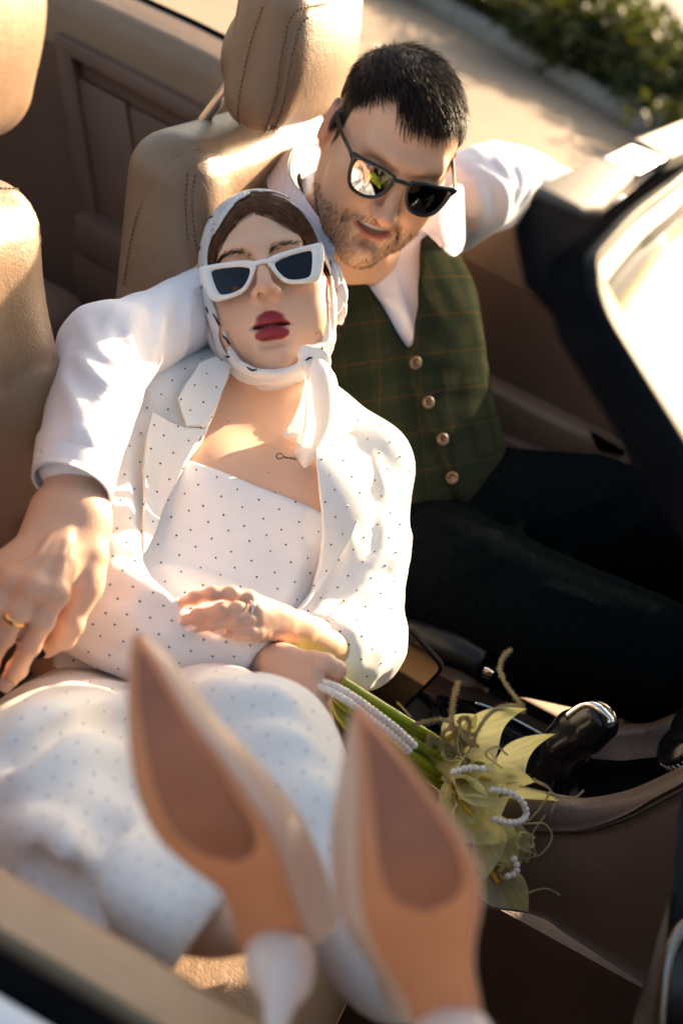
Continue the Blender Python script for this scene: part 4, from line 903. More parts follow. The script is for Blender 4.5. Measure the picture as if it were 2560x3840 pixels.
sheet('shirt_collar', grid_surface([PL([(1560, 800, 1.70), (1640, 740, 1.72), (1700, 690, 1.75), (1738, 690, 1.77)]), PL([(1580, 860, 1.69), (1650, 830, 1.705), (1705, 800, 1.735), (1740, 800, 1.755)]), PL([(1610, 880, 1.695), (1655, 900, 1.70), (1710, 900, 1.72), (1740, 895, 1.74)]), PL([(1640, 905, 1.70), (1665, 935, 1.70), (1700, 962, 1.71), (1732, 940, 1.725)])], 16, 16), M['shirt'], man, .004)
# --- vest
VEE = [(1150, 830), (1244, 940), (1300, 985), (1352, 1025), (1430, 1135), (1485, 1240), (1530, 1304), (1547, 1290), (1566, 1150), (1570, 1000), (1575, 900), (1640, 860), (1640, 400), (1100, 400)]
FRONT = [(1543, 1296), (1532, 1340), (1540, 1400), (1580, 1510), (1625, 1620), (1672, 1740), (1712, 1850), (1790, 2010), (2300, 2010), (2300, 300), (1560, 300), (1566, 1100)]
mv0 = Sdf(); torso(mv0, .009, .84)
mv = Sdf(); mv.add(lambda p: mv0(p, band=.1), *mv0.bounds(), 0)
def _fr(p, d):
    m = np.abs(d) < .04; o_ = d.copy()
    if m.any(): o_[m] = np.minimum(d[m], smax(d[m]-.007, poly_px(p[m], FRONT), .004))
    return o_
mv.warp(_fr)
mv.warp(cutw(lambda p: poly_px(p, VEE), -1))
HEM = [(600, 2400), (600, 300), (2300, 300), (2300, 1800), (1900, 1920), (1790, 2010), (1720, 1930), (1500, 2080)]
mv.warp(cutw(lambda p: poly_px(p, HEM), 1)); mv.warp(_sf)
V, Q = net(mv, .0038); 
tm = MAT('green_tartan_wool', (.029, .033, .0205), .95, noise=.25, scale=500, bump=.35, bscale=700, spec=.0); nt = tm.node_tree; Ln = nt.links.new; bs = nt.nodes['Principled BSDF']; srcc = bs.inputs['Base Color'].links[0].from_socket
tc = nt.nodes.new('ShaderNodeTexCoord')
def stripe(vec, period, width, phase=0):
    d = nt.nodes.new('ShaderNodeVectorMath'); d.operation = 'DOT_PRODUCT'; d.inputs[1].default_value = tuple(vec); Ln(tc.outputs['Object'], d.inputs[0])
    a = nt.nodes.new('ShaderNodeMath'); a.operation = 'MULTIPLY_ADD'; a.inputs[1].default_value = 1/period; a.inputs[2].default_value = 40+phase; Ln(d.outputs['Value'], a.inputs[0])
    f_ = nt.nodes.new('ShaderNodeMath'); f_.operation = 'FRACT'; Ln(a.outputs[0], f_.inputs[0]); c = nt.nodes.new('ShaderNodeMath'); c.operation = 'LESS_THAN'; c.inputs[1].default_value = width; Ln(f_.outputs[0], c.inputs[0]); return c.outputs[0]
def over(src, fac, colr, amt):
    m = nt.nodes.new('ShaderNodeMix'); m.data_type = 'RGBA'; k_ = nt.nodes.new('ShaderNodeMath'); k_.operation = 'MULTIPLY'; k_.inputs[1].default_value = amt; Ln(fac, k_.inputs[0]); Ln(k_.outputs[0], m.inputs['Factor']); Ln(src, m.inputs['A']); m.inputs['B'].default_value = (*colr, 1); return m.outputs['Result']
s = over(srcc, stripe(tz, .050, .45, .1), (.017, .026, .016), .6); s = over(s, stripe(tx, .046, .42, .3), (.013, .021, .015), .5); s = over(s, stripe(tz, .0045, .4), (.02, .024, .013), .35)
s = over(s, stripe(tz+.12*tx, .050, .045), (.13, .05, .018), .24); s = over(s, stripe(tx-.1*tz, .046, .05), (.13, .05, .018), .18); Ln(s, bs.inputs['Base Color'])
mesh_np('vest', V, Q, tm, man)
for x, y in ((1555, 1360), (1602, 1510), (1655, 1648), (1694, 1790)):
    w, hit = trace(mv, x, y); 
    if hit[0]: button(w[0], grad(mv, w)[0], .0085, M['horn'], man, 'vest_button', th=.005)
# --- trousers
mt = Sdf(); mt.ell(tl(.02, .02, -.42), (.165, .125, .11), TR_, k=.03)
mt.chain([P(1640, 2180, 1.74), P(1950, 2320, 1.72), P(2430, 2470, 1.70), P(2540, 2560, 1.74)], [.105, .098, .082, .07], k=.03); mt.chain([P(1860, 1960, 1.90), P(2200, 1960, 1.94), P(2620, 2040, 1.98)], [.108, .10, .08], k=.03)
mt.chain([P(2540, 2560, 1.74), P(2600, 3000, 1.95)], [.068, .055], k=.03); mt.chain([P(2620, 2040, 1.98), P(2760, 2600, 2.1)], [.07, .055], k=.03)
b0 = Sdf(); b0.ops = list(mt.ops)
for pts, r in (([(1600, 2100), (1750, 2060), (1900, 1980)], .014), ([(1620, 2200), (1800, 2120), (1920, 2060)], .012), ([(1900, 1780), (1950, 1900), (1930, 2050)], .012), ([(2050, 1950), (2250, 1880), (2400, 1780)], .011), ([(2100, 2100), (2300, 2020), (2480, 1900)], .011), ([(1980, 2200), (2100, 2230), (2300, 2300)], .01)): ridge(mt, pts, r, base=b0)
V, Q = net(mt, .008); mesh_np('trousers', V, Q, M['trouser_dark'], man)
# --- sunglasses (a thing of its own)
M['frame_black'] = MAT('matt_black_acetate', (.008, .008, .011), .28, coat=.3); M['mirror_lens'] = MAT('grey_mirror_lens', (.36, .37, .39), .03, metal=1.0, noise=.1, scale=6)
def glasses(name, H, label, outer, inner, y0, wrap, fmat, lmat, th, tz0, temple_r, ear_y, tilt=0.0, tw=None, dz=0.0, roll=0.0):
    g = empty(name, H.o, label, 'sunglasses')
    def at(x, z, dy=0.0): return H.wld((x, y0-wrap*x*x+tilt*z+dy, z+dz-roll*x))
    n = 64
    for s in (-1, 1):
        def dens(poly):
            c = catmull(np.array(poly+[poly[0]]), 1200)[:-1]; L = np.concatenate([[0], np.cumsum(np.linalg.norm(np.diff(c, axis=0), axis=1))]); u = np.linspace(0, L[-1], n, endpoint=False); return np.stack([np.interp(u, L, c[:, i]) for i in range(2)], 1)
        O2 = dens(outer); I2 = dens(inner); cen = I2.mean(0)
        def by_angle(A):
            ang = np.arctan2(A[:, 1]-cen[1], A[:, 0]-cen[0]); o = np.argsort(ang); A = A[o]; ang = ang[o]; t = np.linspace(-math.pi, math.pi, n, endpoint=False); return np.stack([np.interp(t, ang, A[:, i], period=2*math.pi) for i in range(2)], 1)
        O2 = by_angle(O2); I2 = by_angle(I2); Mi = O2*.5+I2*.5
        V = []; 
        for A, dy in ((O2, -th*.35), (O2*.96+I2*.04, th*.35), (Mi, th*.5), (I2*.94+O2*.06, th*.35), (I2, -th*.1), (I2, -th*.5), (O2, -th*.5)): V += [at(s*x, z, dy) for x, z in A]
        F = [(r*n+k, r*n+(k+1) % n, ((r+1) % 7)*n+(k+1) % n, ((r+1) % 7)*n+k) for r in range(7) for k in range(n)]
        if s < 0: F = [f[::-1] for f in F]
        mesh_np('rim', V, F, fmat, g)
        rings = [I2*f_+cen*(1-f_) for f_ in (1.03, .66, .33, .02)]; V = [at(s*x, z, -th*.15-.0008*(1-((x-cen[0])**2+(z-cen[1])**2)/.0007)*-1) for A in rings for x, z in A]
        F = [(r*n+k, r*n+(k+1) % n, (r+1)*n+(k+1) % n, (r+1)*n+k) for r in range(3) for k in range(n)]
        if s < 0: F = [f[::-1] for f in F]
        mesh_np('lens', V, F, lmat, g)
        xo = max(p_[0] for p_ in outer); tz0_ = tz0+dz-roll*s*xo; a = np.array([s*(xo-.003), y0-wrap*xo*xo-.002, tz0_]); b = np.array([s*.0815, ear_y, tz0-.002]); c = np.array([s*.080, ear_y-.025, tz0-.022])
        pth = np.array([H.wld(v) for v in catmull([a, a*[1.03, 0, 1]+[0, a[1]-.012, 0], (a+b)/2+[s*.002, 0, 0], b, c], 24)])
        V, F = tube_np(pth, 1.0, 10); 
        ctr = np.repeat(pth, 10, axis=0); off = V[:len(ctr)]-ctr; zz = off@H.R[:, 2]; V[:len(ctr)] = ctr+off*.0016+np.outer(zz, H.R[:, 2])*(temple_r-.0016); V[-2:] = pth[[0, -1]]; mesh_mixed('temple', V, F, fmat, g)
    bt = [H.wld((x, y0-wrap*x*x+.001, (tw or .012)+dz-roll*x-12*x*x)) for x in np.linspace(-.013, .013, 9)]; tube('bridge', bt, [.0028]*9, fmat, g, 10)
    return g
mo = [(.0095, .016), (.030, .0205), (.056, .0225), (.0715, .0235), (.0720, .0185), (.0680, .0140), (.0645, -.004), (.0560, -.0195), (.0380, -.0245), (.0210, -.0195), (.0120, -.0060), (.0090, .0080)]
mi = [(.0135, .0140), (.0300, .0168), (.0500, .0178), (.0610, .0165), (.0605, -.002), (.0535, -.0165), (.0380, -.0212), (.0235, -.0170), (.0155, -.0050), (.0130, .0060)]
glasses('sunglasses', mhead, 'black square sunglasses with mirrored lenses worn by the man', mo, mi, .109, 1.9, M['frame_black'], M['mirror_lens'], .0045, .0185, .0034, -.012, tw=.0125)
# wedding band on the man's finger (a thing of its own)
def band(name, c, ax, r, w, mat, label, cat='ring'):
    ax = nrm(ax); a = nrm(np.cross(ax, [.2, .9, .3])); b = np.cross(ax, a); n = 40; prof = [(r, -w), (r+.0009, -w*.9), (r+.0014, 0), (r+.0009, w*.9), (r, w)]; V = []
    for rr, h in prof: V += [np.asarray(c)+(a*math.cos(t)+b*math.sin(t))*rr+ax*h for t in np.linspace(0, 2*math.pi, n, endpoint=False)]
    F = [(i*n+k, i*n+(k+1) % n, ((i+1) % 5)*n+(k+1) % n, ((i+1) % 5)*n+k) for i in range(5) for k in range(n)]
    return tag(mesh_np(name, V, F, mat), label, cat)
band('wedding_ring', mfing[1][1]*.75+mfing[1][2]*.25, mfing[1][2]-mfing[1][1], .0100, .0030, M['gold'], 'plain gold wedding band on the man\'s finger at the left edge')
# ---------------------------------------------------------------- the woman lying across the near seat
from mathutils.geometry import delaunay_2d_cdt
M['suit'] = MAT('ivory_crepe_suit', (.80, .78, .755), .72, sheen=.12, bump=.10, bscale=1100, wrinkle=.06, wscale=14)
M['bodice'] = MAT('white_satin_bodice', (.82, .81, .82), .5, sheen=.1, bump=.06, bscale=1300, wrinkle=.03, wscale=10)
M['silk'] = MAT('white_silk_scarf', (.82, .81, .81), .38, sheen=.2, bump=.03, bscale=900)
translucent(M['silk'], .22, (1, .96, .92))
M['ink'] = MAT('black_print_ink', (.012, .012, .016), .6)
M['stone'] = MAT('dark_rhinestone', (.10, .10, .12), .08, metal=.9)
M['nail'] = MAT('pale_pink_nail_polish', (.80, .68, .66), .18, coat=.6)
woman = empty('person', P(480, 2650, 1.3), 'woman in white headscarf, white sunglasses and studded white suit lying back with feet up', 'person')
WH_o = np.array([-.4105, 1.4295, .9485]); WH_R = np.array([[.8009, .0978, -.5907], [.3951, -.8276, .3987], [.4498, .5528, .7015]]); WH_s = .95
_tp = math.radians(5); _fx, _fu = WH_R[:, 1].copy(), WH_R[:, 2].copy(); WH_R = np.stack([WH_R[:, 0], _fx*math.cos(_tp)+_fu*math.sin(_tp), _fu*math.cos(_tp)-_fx*math.sin(_tp)], 1); WH_o = WH_o-UP*.006
wh, wlips = head_sdf(False, .0080, 0, 1.50, zc=-.0725, flat=1.7); whead = Head(WH_o, WH_R, WH_s, wh)
WL = P(1400, 1730, 1.58); WR = P(560, 1570, 1.47); wnb = P(1010, 1620, 1.56); whip = P(520, 2560, 1.40)
wx = nrm(WL-WR); wz = nrm(wnb-whip); wz = nrm(wz-wx*(wz@wx)); wy = np.cross(wz, wx); WR_ = np.stack([wx, wy, wz], 1)
def wtorso(f, o=0.0, hips=True):
    f.ell(P(930, 1840, 1.535), (.145+o, .085+o, .165+o), WR_, k=.03)
    f.ell(P(770, 1850, 1.455), (.066+o, .058+o, .068+o), WR_, k=.03); f.ell(P(1110, 1915, 1.475), (.066+o, .058+o, .068+o), WR_, k=.03)
    f.ell(P(830, 2150, 1.46), (.120+o, .080+o, .13+o), WR_, k=.05)
    if hips: f.ell(P(600, 2480, 1.39), (.155+o, .105+o, .12+o), WR_, k=.05)
    return f
# --- body
wb = Sdf(); whead.into(wb, .015); wtorso(wb, 0, False)
wb.chain([whead.wld((0, -.03, -.05)), whead.wld((0, -.025, -.115)), P(1005, 1600, 1.555)], [.046, .043, .047], k=.025)
wb.chain([P(1010, 1610, 1.56), P(820, 1600, 1.53), WR], [.04, .035, .042], k=.04); wb.chain([P(1010, 1610, 1.56), P(1200, 1660, 1.57), WL], [.04, .035, .042], k=.04)
wb.chain([P(985, 1655, 1.515), P(850, 1590, 1.49), P(720, 1560, 1.475)], [.008, .008, .006], k=.022); wb.chain([P(1040, 1665, 1.52), P(1150, 1680, 1.53), P(1260, 1690, 1.54)], [.008, .008, .006], k=.022)
wb.chain([P(880, 1440, 1.53), P(940, 1560, 1.52), P(985, 1650, 1.512)], [.010, .011, .007], k=.018); wb.chain([P(1120, 1440, 1.54), P(1080, 1560, 1.528), P(1035, 1655, 1.516)], [.010, .011, .007], k=.018)
hb = np.array([whead.o-.155*WH_s, whead.o+.155*WH_s])
V1, Q1 = net(wb, .0019, *(lambda a: (a.min(0), a.max(0)))(np.vstack([hb, [P(600, 1500, 1.40), P(1320, 1560, 1.62), P(700, 2050, 1.38), P(1320, 2020, 1.5)]])))
q = whead.loc(V1); c1 = np.tile(np.array([.77, .465, .31]), (len(V1), 1)); lm = smooth_attr(lip_mask(q, wlips), Q1, len(V1)); fx, fy, _ = pixs(V1)
ax_ = np.abs(q[:, 0]); on = (np.linalg.norm(q, axis=1) < .15)
bl = np.exp(-((ax_-.046)**2/.0004+(q[:, 2]+.030)**2/.0006))*(q[:, 1] > .02)*on; c1 = mix(c1, .45*bl, (.50, .22, .15)); c1 = mix(c1, .25*on*np.exp(-(q[:, 0]**2/.0002+(q[:, 2]+.035)**2/.0002))*(q[:, 1] > .09), (.58, .25, .18))
HLINE = [(750, 1050), (803, 1010), (822, 950), (858, 880), (905, 822), (938, 797), (985, 800), (1055, 806), (1120, 838), (1175, 900), (1212, 970), (1260, 1010), (1260, 1500), (750, 1500)]
hm = ~in_poly(fx, fy, HLINE) & on & (q[:, 2] > -.05); hm &= (q[:, 1] > -.2); c1 = mix(c1, hm*.95, (.05, .024, .013))
c1 = mix(c1, lm*.98, (.26, .010, .026)); inner = on & (np.abs(q[:, 2]+.0725) < .0042) & (ax_ < .022) & (q[:, 1] < .0915) & (q[:, 1] > .05); c1 = mix(c1, inner*.8, (.05, .01, .012))
browL = [(818, 985), (840, 962), (872, 948), (910, 948), (948, 962)]; browR = [(1008, 952), (1035, 930), (1075, 918), (1115, 916), (1152, 924)]
# hand resting on the belly (left), hand holding the flowers (right)
ha = Sdf(); hka = [P(932, 2242, 1.2380), P(955, 2290, 1.2312), P(965, 2332, 1.2321), P(985, 2376, 1.2380)]
ha.chain([P(1330, 2460, 1.3734), P(1215, 2425, 1.3194), P(1120, 2370, 1.2900)], [.022, .0185, .0178], k=.01)
for i, k_ in enumerate(hka): ha.chain([P(1125-5*i, 2345+14*i, 1.2871), P(1040-2*i, 2298+23*i, 1.2557), k_], [.0125, .0092, .0070], k=.009)
for i in range(3): ha.chain([P(1060, 2315+20*i, 1.2635), hka[i]*.5+hka[i+1]*.5], [.0095, .0045], k=.007)
fa = [[hka[0], P(868, 2226, 1.2282), P(798, 2226, 1.2233), P(730, 2243, 1.2292), P(672, 2264, 1.2380)], [hka[1], P(890, 2285, 1.2213), P(828, 2288, 1.2164), P(742, 2309, 1.2213), P(682, 2328, 1.2292)], [hka[2], P(925, 2326, 1.2213), P(888, 2328, 1.2164), P(800, 2341, 1.2194), P(738, 2352, 1.2263)], [hka[3], P(962, 2375, 1.2282), P(935, 2376, 1.2213), P(888, 2374, 1.2223), P(845, 2372, 1.2282)]]
for f_ in fa: finger(ha, f_, .0066, .0050, k=.003)
for k_ in hka: ha.ell(k_+nrm(-RAY(950, 2300))*.0015, (.0058,)*3, k=.005)
ha.chain([P(1120, 2400, 1.2900), P(1050, 2440, 1.2655), P(990, 2470, 1.2606)], [.012, .008, .0065], k=.007)
hb_ = Sdf(); hb_.chain([P(800, 2460, 1.30), P(960, 2478, 1.268), P(1060, 2500, 1.250)], [.019, .017, .018], k=.01)
hb_.chain([P(1040, 2480, 1.25), P(1110, 2485, 1.235), P(1172, 2484, 1.224)], [.016, .014, .0105], k=.008); hb_.chain([P(1060, 2500, 1.245), P(1120, 2540, 1.228), P(1172, 2545, 1.216)], [.019, .015, .0105], k=.009); hb_.chain([P(1070, 2530, 1.242), P(1130, 2590, 1.222), P(1178, 2605, 1.212)], [.018, .0145, .0100], k=.009)
fb = [[P(1172, 2480, 1.222), P(1220, 2490, 1.218), P(1262, 2513, 1.222), P(1258, 2550, 1.235)], [P(1174, 2545, 1.216), P(1196, 2590, 1.213), P(1205, 2640, 1.218), P(1185, 2680, 1.238)], [P(1170, 2590, 1.214), P(1196, 2650, 1.212), P(1212, 2700, 1.217), P(1195, 2735, 1.24)], [P(1150, 2610, 1.217), P(1195, 2690, 1.212), P(1226, 2745, 1.217), P(1222, 2762, 1.226)]]
for f_, r in zip(fb, (.0090, .0095, .0090, .0085)): finger(hb_, f_, r*1.08, r*.8, k=.0035)
Va, Qa = net(ha, .0016); Vb, Qb = net(hb_, .0018)
def hand_col(V, js):
    c = np.tile(np.array([.74, .46, .32]), (len(V), 1)); kd = np.min([np.linalg.norm(V-p_, axis=1) for p_ in js], axis=0); return mix(c, .5*np.exp(-(kd/.010)**2), (.58, .24, .18))
# limbs under cloth and the feet in the shoes (coarse)
wc_ = Sdf(); wtorso(wc_, -.02); wc_.chain([WL, P(1400, 2000, 1.53), P(1350, 2400, 1.43), P(1260, 2440, 1.36)], [.03, .028, .026, .02], k=.01); wc_.chain([WR, P(300, 2100, 1.32), P(560, 2350, 1.28), P(850, 2445, 1.275)], [.03, .028, .026, .02], k=.01)
wc_.chain([P(420, 2760, 1.40), P(120, 3120, 1.01), P(500, 3370, .88), P(800, 3450, .82), P(1000, 3420, .78)], [.06, .045, .030, .024, .022], k=.02); wc_.chain([P(620, 2740, 1.42), P(955, 2865, 1.07), P(1290, 3360, .92), P(1540, 3640, .82), P(1640, 3700, .76)], [.06, .04, .030, .024, .022], k=.02)
V3, Q3 = net(wc_, .009)
VV, QQ = join_np([(V1, Q1), (Va, Qa), (Vb, Qb), (V3, Q3)]); mesh_np('body', VV, QQ, M['skin'], woman, cols=np.vstack([c1, hand_col(Va, [f_[i] for f_ in fa for i in (0, 2, 3)]), hand_col(Vb, [f_[i] for f_ in fb for i in (0, 2)]), np.tile(np.array([.77, .465, .31]), (len(V3), 1))]))
for f_ in fa: nail('fingernail', f_[4], f_[3], -VIEW*.9+UP*.55, M['nail'], woman, .0043, .0082, .0044, fwd=.0045)
# mouth interior and teeth
tp = [(x, .0835-22*x*x, -.0722) for x in np.linspace(-.017, .017, 9)]; G = np.array([[whead.wld((x, y, z+s)) for s in np.linspace(-.0028, .0042, 4)] for x, y, z in tp]); sheet('teeth', G, M['teeth'], woman, .002)
# eyebrows
def px_strands(name, f, pts, n, width, length, dirpx, rad, mat, parent, lift=.35):
    c = catmull(np.array(pts, float), 60); i = rng.integers(0, 58, n); u = i/59; wd = width*(1-.75*u) if dirpx > 0 else width*(.25+.75*u); xy = c[i]+rng.normal(size=(n, 2))*np.stack([np.full(n, 3.0), wd*.42], 1)
    w, hit = trace(f, xy[:, 0], xy[:, 1]); w2, h2 = trace(f, xy[:, 0]+(c[i+1]-c[i])[:, 0]*6, xy[:, 1]+(c[i+1]-c[i])[:, 1]*6-4); ok = hit & h2; w = w[ok]; d = w2[ok]-w; N = grad(f, w); d /= np.linalg.norm(d, axis=1)[:, None]+1e-9
    if dirpx < 0: d = -d
    V, F = strands(w-N*.0004, d+N*lift, rng.uniform(.6, 1.1, len(w))*length, rad, 4, jitter=.22, bend=-N*.3); return mesh_np(name, V, F, mat, parent)
px_strands('eyebrow', wb, [(x, y-4) for x, y in browL], 900, 16, .0065, -1, .00028, M['brow'], woman, .12); px_strands('eyebrow', wb, [(x, y-4) for x, y in browR], 900, 16, .0065, 1, .00028, M['brow'], woman, .12)
# --- hair: combed from the centre parting to both temples
def surf(dirs, off):
    """points on the head in given local directions"""
    c = np.array([0, -.005, .02]); dirs = dirs/np.linalg.norm(dirs, axis=-1)[..., None]; sh = dirs.shape; d = dirs.reshape(-1, 3); t = np.full(len(d), .135)
    for _ in range(8): t -= np.minimum(wh(c+t[:, None]*d, band=.06), .05)*.9
    return (c+(t+off)[:, None]*d).reshape(sh)
n = 4600; side = np.where(rng.random(n) < .5, -1, 1); u = rng.random(n)**.7; t = np.linspace(0, 1, 8)
A = np.stack([side*.0006, .092-.11*u, .066+.065*np.sqrt(u)], 1)-[0, -.005, .02]; B = np.stack([side*.071, .040-.075*u, -.005+.03*u+.02*rng.random(n)], 1)-[0, -.005, .02]
A /= np.linalg.norm(A, axis=1)[:, None]; B /= np.linalg.norm(B, axis=1)[:, None]; mid = A+B+np.stack([0*u, .12*(1-u), .16+.05*rng.normal(size=n)], 1)*.9; mid /= np.linalg.norm(mid, axis=1)[:, None]
D = (A[:, None]*((1-t)**2)[None, :, None]+mid[:, None]*(2*t*(1-t))[None, :, None]+B[:, None]*(t*t)[None, :, None]); off = np.repeat(rng.uniform(.0006, .0034, n)[:, None], 8, 1)*(np.sin(np.pi*np.clip(t*.9+.1, 0, 1))[None]**.5); 
Ps = whead.wld(surf(D, off.reshape(-1)).reshape(-1, 3)).reshape(n, 8, 3); Vh, Fh = hair_mesh(Ps, .00036, 3, .6); mesh_np('hair', Vh, Fh, M['hair_brown'], woman)
n = 46; fl = rng.integers(0, len(Ps), n); st = Ps[fl, 2]; N_ = grad(wb, st); Vh, Fh = strands(st, N_*.6+rng.normal(size=(n, 3))*.6, rng.uniform(.015, .05, n), .00014, 7, curl=.0012, jitter=.3, bend=rng.normal(size=(n, 3))*.5); mesh_np('flyaway_hair', Vh, Fh, M['hair_brown'], woman)
# --- headscarf: a shell over the head with the face left open, wrapped under the chin
OPEN = [(948, 722), (1030, 724), (1105, 752), (1180, 826), (1222, 900), (1236, 985), (1240, 1080), (1232, 1180), (1205, 1270), (1150, 1330), (1090, 1368), (1030, 1384), (960, 1380), (905, 1352), (862, 1300), (820, 1205), (795, 1120), (778, 1040), (782, 960), (800, 895), (835, 828), (885, 758)]
sc = Sdf(); sc.add(lambda p: whead.f(whead.loc(p), band=.05)*WH_s-.0055, whead.o-.17, whead.o+.17, 0)
sc.add(lambda p: d_ell(whead.loc(p), (0, -.028, .042), (.070, .092, .087))*WH_s-.004, whead.o-.17, whead.o+.17, .02)
b_in = np.array([(788, 1110, 1.535), (818, 1215, 1.505), (862, 1305, 1.475), (908, 1360, 1.455), (965, 1392, 1.445), (1030, 1397, 1.443), (1095, 1380, 1.446), (1150, 1352, 1.45), (1182, 1336, 1.452)]); b_out = np.array([(752, 1125, 1.58), (776, 1232, 1.565), (822, 1342, 1.545), (876, 1412, 1.52), (945, 1442, 1.50), (1045, 1440, 1.49), (1120, 1410, 1.475), (1162, 1374, 1.462), (1182, 1350, 1.455)])
for f_ in np.linspace(0, 1, 6):
    q_ = b_in*(1-f_)+b_out*f_; q_[:, 2] -= .010*math.sin(math.pi*f_); sc.chain(catmull(np.array([P(*v) for v in q_]), 18), list(np.array(np.interp(np.linspace(0, 1, 18), [0, .5, 1], [.0066, .0062, .0046]))*(1 if int(round(f_*5)) % 2 else .82)), k=.0016)
for pts, r in (([(1228, 1060, 1.56), (1226, 1180, 1.53), (1203, 1275, 1.485), (1184, 1330, 1.455)], .0038), ([(1238, 1090, 1.57), (1234, 1190, 1.54), (1212, 1280, 1.488), (1188, 1336, 1.455)], .0040)): sc.chain(catmull(PL(pts), 14), [r]*14, k=.004)
sc.add(lambda p: whead.f(whead.loc(p), band=.05)*WH_s-.0025, whead.o-.17, whead.o+.17, .002, 's')
sc.warp(cutw(lambda p: np.maximum(poly_px(p, OPEN), -(whead.loc(p)[:, 1]-.0)*.96), -1, .0035))
def scarf_fold(p, d):
    l = whead.loc(p); th = np.arctan2(l[:, 0], l[:, 2]+.02); s = l[:, 1]; rr = np.linalg.norm(l, axis=1); side = np.clip((.02-l[:, 2])/.06, 0, 1)*np.clip((.16-rr)/.02, 0, 1)
    return d+side*(.0016*np.sin(s*330+3*np.sin(l[:, 2]*45))+.0010*np.sin(s*170+l[:, 2]*60))+(1-side)*.0006*np.sin(s*150+th*2)
sc.warp(scarf_fold)
sc.ell(P(1178, 1342, 1.442), (.020, .013, .0125), None, k=.006); sc.chain(PL([(1195, 1310, 1.448), (1210, 1335, 1.436), (1190, 1372, 1.436)]), [.007, .008, .006], k=.003); sc.chain(PL([(1160, 1330, 1.44), (1150, 1365, 1.432), (1170, 1390, 1.437)]), [.006, .008, .006], k=.003)
lo_ = np.minimum(hb[0]-.01, P(800, 1440, 1.5)-.05); hi_ = np.maximum(hb[1]+.01, P(1250, 1300, 1.44)+.03)
V, Q = net(sc, .0023, lo_, hi_); mesh_np('headscarf', V, Q, M['silk'], woman)
tail = [PL([(1160, 1350, 1.434), (1178, 1342, 1.426), (1200, 1338, 1.428), (1216, 1342, 1.440)]), PL([(1148, 1400, 1.432), (1180, 1395, 1.412), (1225, 1385, 1.416), (1250, 1400, 1.435)]), PL([(1144, 1500, 1.44), (1175, 1490, 1.415), (1235, 1485, 1.418), (1268, 1490, 1.44)]), PL([(1128, 1590, 1.45), (1165, 1585, 1.425), (1222, 1590, 1.424), (1262, 1570, 1.442)]), PL([(1106, 1690, 1.452), (1135, 1690, 1.432), (1180, 1690, 1.430), (1215, 1670, 1.442)]), PL([(1120, 1742, 1.448), (1135, 1755, 1.438), (1152, 1752, 1.438), (1168, 1738, 1.442)]), PL([(1132, 1764, 1.444), (1136, 1768, 1.441), (1140, 1768, 1.441), (1145, 1764, 1.442)])]
thin('scarf_tail', grid_surface(tail, 34, 18), M['silk'], woman)
tail2 = [PL([(1150, 1370, 1.455), (1170, 1370, 1.45)]), PL([(1135, 1470, 1.465), (1165, 1470, 1.455)]), PL([(1100, 1570, 1.475), (1165, 1560, 1.46)]), PL([(1054, 1638, 1.478), (1150, 1646, 1.464)])]
thin('scarf_tail', grid_surface(tail2, 16, 8), M['silk'], woman)
tail3 = [PL([(1200, 1345, 1.45), (1220, 1360, 1.46)]), PL([(1235, 1390, 1.455), (1262, 1420, 1.465)]), PL([(1262, 1500, 1.46), (1272, 1530, 1.47)]), PL([(1262, 1590, 1.465), (1276, 1640, 1.475)])]
thin('scarf_tail', grid_surface(tail3, 16, 6), M['silk'], woman)
def pen(name, f, strokes, r, mat, parent, off=.0003):
    """ink strokes: every stroke a thin line of its own on the surface"""
    m = 12; C = np.vstack([catmull(np.array([p_[:2] for p_ in s], float), m) for s in strokes]); W, H = trace(f, C[:, 0], C[:, 1], t0=1.2, t1=1.9); N = grad(f, W)
    for i in range(len(strokes)):
        w = W[i*m:(i+1)*m]; hit = H[i*m:(i+1)*m]; nn_ = N[i*m:(i+1)*m]; w = (w+nn_*off)[hit]
        if len(w) < 4: continue
        V, F = tube_np(w, r*np.sin(np.linspace(.2, math.pi-.2, len(w)))**.6, 5); mesh_mixed(name, V, F, mat, parent)
pen('ink_stroke', sc, [[(880, 705), (905, 700), (918, 708), (928, 718)], [(862, 720), (885, 708), (905, 700)], [(778, 822), (790, 815), (800, 812)], [(748, 938), (752, 925)], [(736, 1015), (742, 1006), (750, 1003)], [(757, 1060), (760, 1050), (765, 1062)], [(772, 1150), (782, 1175)], [(797, 1175), (810, 1195), (820, 1215), (832, 1222)], [(832, 1255), (850, 1272), (860, 1290), (895, 1318)], [(845, 1337), (862, 1338)], [(925, 1376), (945, 1388), (965, 1386)], [(1228, 1010), (1236, 1000)], [(1212, 1300), (1207, 1312)], [(1145, 1352), (1160, 1343), (1172, 1342)]], .0013, M['ink'], woman)
pen('tattoo_stroke', wb, [[(1056, 1703), (1044, 1700), (1036, 1708), (1038, 1718), (1050, 1721), (1062, 1715), (1062, 1705), (1050, 1699)], [(1064, 1714), (1068, 1712), (1070, 1719), (1074, 1714), (1077, 1720), (1081, 1715), (1085, 1721)], [(1085, 1721), (1088, 1716), (1092, 1717), (1094, 1722), (1098, 1717), (1101, 1723)], [(1101, 1723), (1104, 1718), (1105, 1724), (1110, 1721)]], .0006, M['ink'], woman, 0.0001)
pen('skin_mole', wb, [[(853, 1579), (855, 1580), (857, 1581)], [(1003, 1771), (1005, 1772), (1007, 1773)], [(1184, 1250), (1186, 1251), (1188, 1252)]], .0012, MAT('mole_brown', (.22, .08, .05), .6), woman, -.0004)
